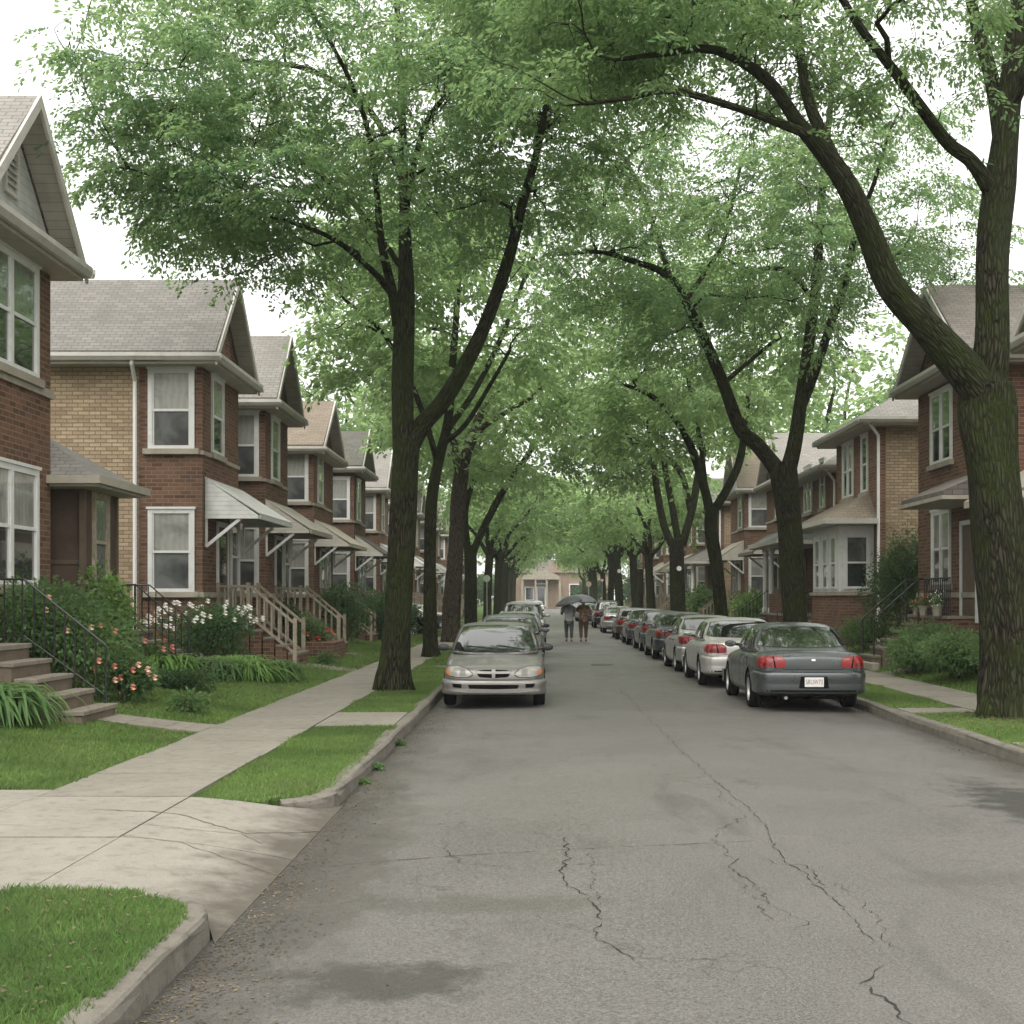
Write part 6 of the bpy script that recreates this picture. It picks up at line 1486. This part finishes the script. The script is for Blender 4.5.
def person(x, y, label, top, legs, hand_l, hand_r, step, s=1.):
    z = roadz(x); root = empty('person', (x,y,z)); tag(root, label, 'person', 'people sharing umbrellas'); root.scale = (s,s,s)
    hip = .93; J = [(0,0,hip),(0,0,1.12),(0,-.01,1.32),(0,.0,1.45),(0,.01,1.53),(0,.02,1.62),(0,.03,1.70)]; Rr = [(.15,.11),(.13,.10),(.165,.105),(.10,.08),(.055,.055),(.085,.095),(.075,.085)]; E = [(0,1),(1,2),(2,3),(3,4),(4,5),(5,6)]
    for sg, st in ((-1,step),(1,-step)):
        k = len(J); J += [(sg*.095,0,hip-.08),(sg*.105,.03+st*.5,.50),(sg*.10,st-.03,.10),(sg*.105,st+.10,.035)]; Rr += [.095,.062,.042,.035]; E += [(0,k),(k,k+1),(k+1,k+2),(k+2,k+3)]
    for sg, h in ((-1,hand_l),(1,hand_r)):
        k = len(J); sh = Vector((sg*.19,0,1.41)); h = Vector(h); el = (sh+h)/2+Vector((sg*.10,-.06,-.12)); J += [tuple(sh),tuple(el),tuple(h)]; Rr += [.062,.046,.030]; E += [(3,k),(k,k+1),(k+1,k+2)]
        d = (h-el).normalized(); u = Vector((1,0,0))
        k2 = len(J); J.append(tuple(h+d*.06)); Rr.append((.036,.02)); E.append((k+2,k2))
        for q in range(5):
            b = h+d*(.09 if q < 4 else .05)+u*((q-1.5)*.02 if q < 4 else -sg*.045); t = b+d*(.05 if q < 4 else .02)+Vector((0,.02,.0)); k3 = len(J); J += [tuple(b),tuple(t)]; Rr += [.010,.008]; E += [(k2,k3),(k3,k3+1)]
    body = skin_mesh('body', J, E, Rr, 'skin', root)
    # clothing follows the same joints, a little fuller
    TJ = [(0,0,.70),(0,0,1.08),(0,-.01,1.32),(0,0,1.47)]; TR = [(.215,.16),(.185,.14),(.205,.14),(.11,.09)]; TE = [(0,1),(1,2),(2,3)]
    for sg, h in ((-1,hand_l),(1,hand_r)):
        k = len(TJ); sh = Vector((sg*.19,0,1.42)); h = Vector(h); el = (sh+h)/2+Vector((sg*.10,-.06,-.12)); TJ += [tuple(sh),tuple(el),tuple(el+(h-el)*.85)]; TR += [.085,.066,.05]; TE += [(3,k),(k,k+1),(k+1,k+2)]
    skin_mesh('jacket', TJ, TE, TR, top, root)
    LJ = [(0,0,.98)]; LR = [(.175,.135)]; LE = []
    for sg, st in ((-1,step),(1,-step)):
        k = len(LJ); LJ += [(sg*.10,0,.82),(sg*.11,.03+st*.5,.50),(sg*.10,st-.03,.13)]; LR += [.125,.088,.062]; LE += [(0,k),(k,k+1),(k+1,k+2)]
    skin_mesh('trousers', LJ, LE, LR, legs, root)
    for sg, st in ((-1,step),(1,-step)):
        skin_mesh('shoe', [(sg*.105,st-.07,.05),(sg*.105,st+.05,.045),(sg*.11,st+.15,.035)], [(0,1),(1,2)], [.05,.048,.035], 'shoe', root)
    skin_mesh('hair', [(0,-.01,1.62),(0,.0,1.70),(0,.02,1.76)], [(0,1),(1,2)], [.10,.105,.07], 'hair', root)
    fm = MB(); fm.tube([(0,.115,1.66),(0,.135,1.63),(0,.118,1.62)], [.012,.016,.012], 6); fm.build('nose', 'skin', root, smooth=True)
    return root
def umbrella(x, y, z, rad, tilt, label, mat, hand, drop=.26):
    root = empty('umbrella', (x,y,z)); tag(root, label, 'umbrella', 'umbrellas carried down the road'); root.rotation_euler = tilt
    m = MB(); n = 8; q = 4; vs = [(0,0,.02)]; rings = 6
    for j in range(1, rings+1):
        t = j/rings
        for k in range(n*q):
            a = 2*math.pi*k/(n*q); f = abs(((k/q)%1)-.5)*2; rr_ = rad*t*(1-.07*(1-f)*t); vs.append((math.cos(a)*rr_, math.sin(a)*rr_, .02-drop*t**2+.02*(1-f)*t))
    K = n*q; fs = [(0,1+k,1+(k+1)%K) for k in range(K)]+[(1+j*K+k,1+(j+1)*K+k,1+(j+1)*K+(k+1)%K,1+j*K+(k+1)%K) for j in range(rings-1) for k in range(K)]
    m.add(vs, fs); o = m.build('canopy', mat, root, smooth=True)
    s = o.modifiers.new('t','SOLIDIFY'); s.thickness = .006; apply_mods(o)
    m = MB()
    for k in range(n):
        a = 2*math.pi*k/n; m.tube([(0,0,.0),(math.cos(a)*rad*.5,math.sin(a)*rad*.5,-drop*.25-.012),(math.cos(a)*rad*.98,math.sin(a)*rad*.98,-drop*.96-.01)], .004, 4)
    m.build('rib', 'iron', root)
    inv = Matrix.Rotation(tilt[1],3,'Y')@Matrix.Rotation(tilt[0],3,'X'); 
    e = root.rotation_euler.to_matrix().inverted()@(Vector(hand)-Vector((x,y,z)))
    m = MB(); m.tube([(0,0,.09),(0,0,0),tuple(e)], .008, 6); m.tube([tuple(e*.93),tuple(e*1.12)], .014, 8); m.build('shaft', 'iron', root)
    return root
PY = 56.5
ax = (569-537)*PY/F; bx = (583.5-537)*PY/F
person(ax, PY, 'person in grey top and dark trousers walking down the road, left of the pair', 'grey_top', 'grey_trousers', (-.24,.12,1.48), (.16,.25,1.30), .10)
person(bx, PY, 'person in brown patterned coat walking down the road, right of the pair', 'pattern_top', 'brown_trousers', (-.16,.25,1.40), (.26,.10,1.15), -.06)
umbrella(ax-.02, PY+.02, 1.90, .66, (R(8),R(-16),0), 'dark umbrella tilted low over the person in grey', 'umbrella', (ax-.24,PY+.12,1.50))
umbrella(bx+.02, PY+.12, 1.96, .60, (R(10),R(7),0), 'grey umbrella over the person in the brown patterned coat', 'umbrella_grey', (bx-.16,PY+.25,1.42), .22)

leafy(-8.6, 222, 3.6, 3, 6.5, 2600, .6, 'leaf_shrub', 'green bush mass beyond the left row, left of the closing house', seed=39)
leafy(15.6, 222, 3.2, 3, 6.5, 2600, .6, 'leaf_shrub', 'green bush mass beyond the right row, right of the closing house', seed=40)
for k, (x, y, r_, lb) in enumerate([(-5.2,33.2,.35,'small leafy clump at the foot of the wooden steps'),(-5.0,19.2,.3,'small green clump beside the near front path')]):
    leafy(x, y, r_, r_, .35, 900, .06, 'leaf_shrub', lb, seed=50+k)
q = gp(602, 666); m = MB(); m.lathe([(.001,-.02),(.31,-.02),(.31,.006),(.29,.008),(.28,.003),(.001,.003)], 32); o = m.build('manhole_cover', 'iron'); o.location = (q.x, q.y, roadz(q.x)); tag(o, 'round dark iron cover set in the road before the parked cars', 'manhole cover')

for k, (px_, py_, r_) in enumerate([(392,768,.07),(378,782,.06),(410,744,.07)]):
    q = gp(px_, py_); shrub('weed_tuft', CL+.05, q.y, -.02, r_*.8, r_*1.3, r_*.9, 240, .04, 'leaf_shrub', 'small green weed growing in the left gutter by the driveway kerb', 'weed', seed=70+k, group='weeds in the left gutter', lumps=3)
# ------------------------------------------------------------------ haze
def haze(d):
    m = bpy.data.materials.new('haze'); m.use_nodes = True; t = m.node_tree; t.nodes.clear(); o = t.nodes.new('ShaderNodeOutputMaterial'); v = t.nodes.new('ShaderNodeVolumePrincipled')
    v.inputs['Color'].default_value = (.93,.95,.96,1); v.inputs['Density'].default_value = d; v.inputs['Anisotropy'].default_value = .2; t.links.new(v.outputs[0], o.inputs['Volume'])
    b = MB(); b.box(-610,610,-62,1505,-1.5,42); h = b.build('haze', m); tag(h, 'thin damp air over the street', 'haze', kind='stuff')
haze(.0004)
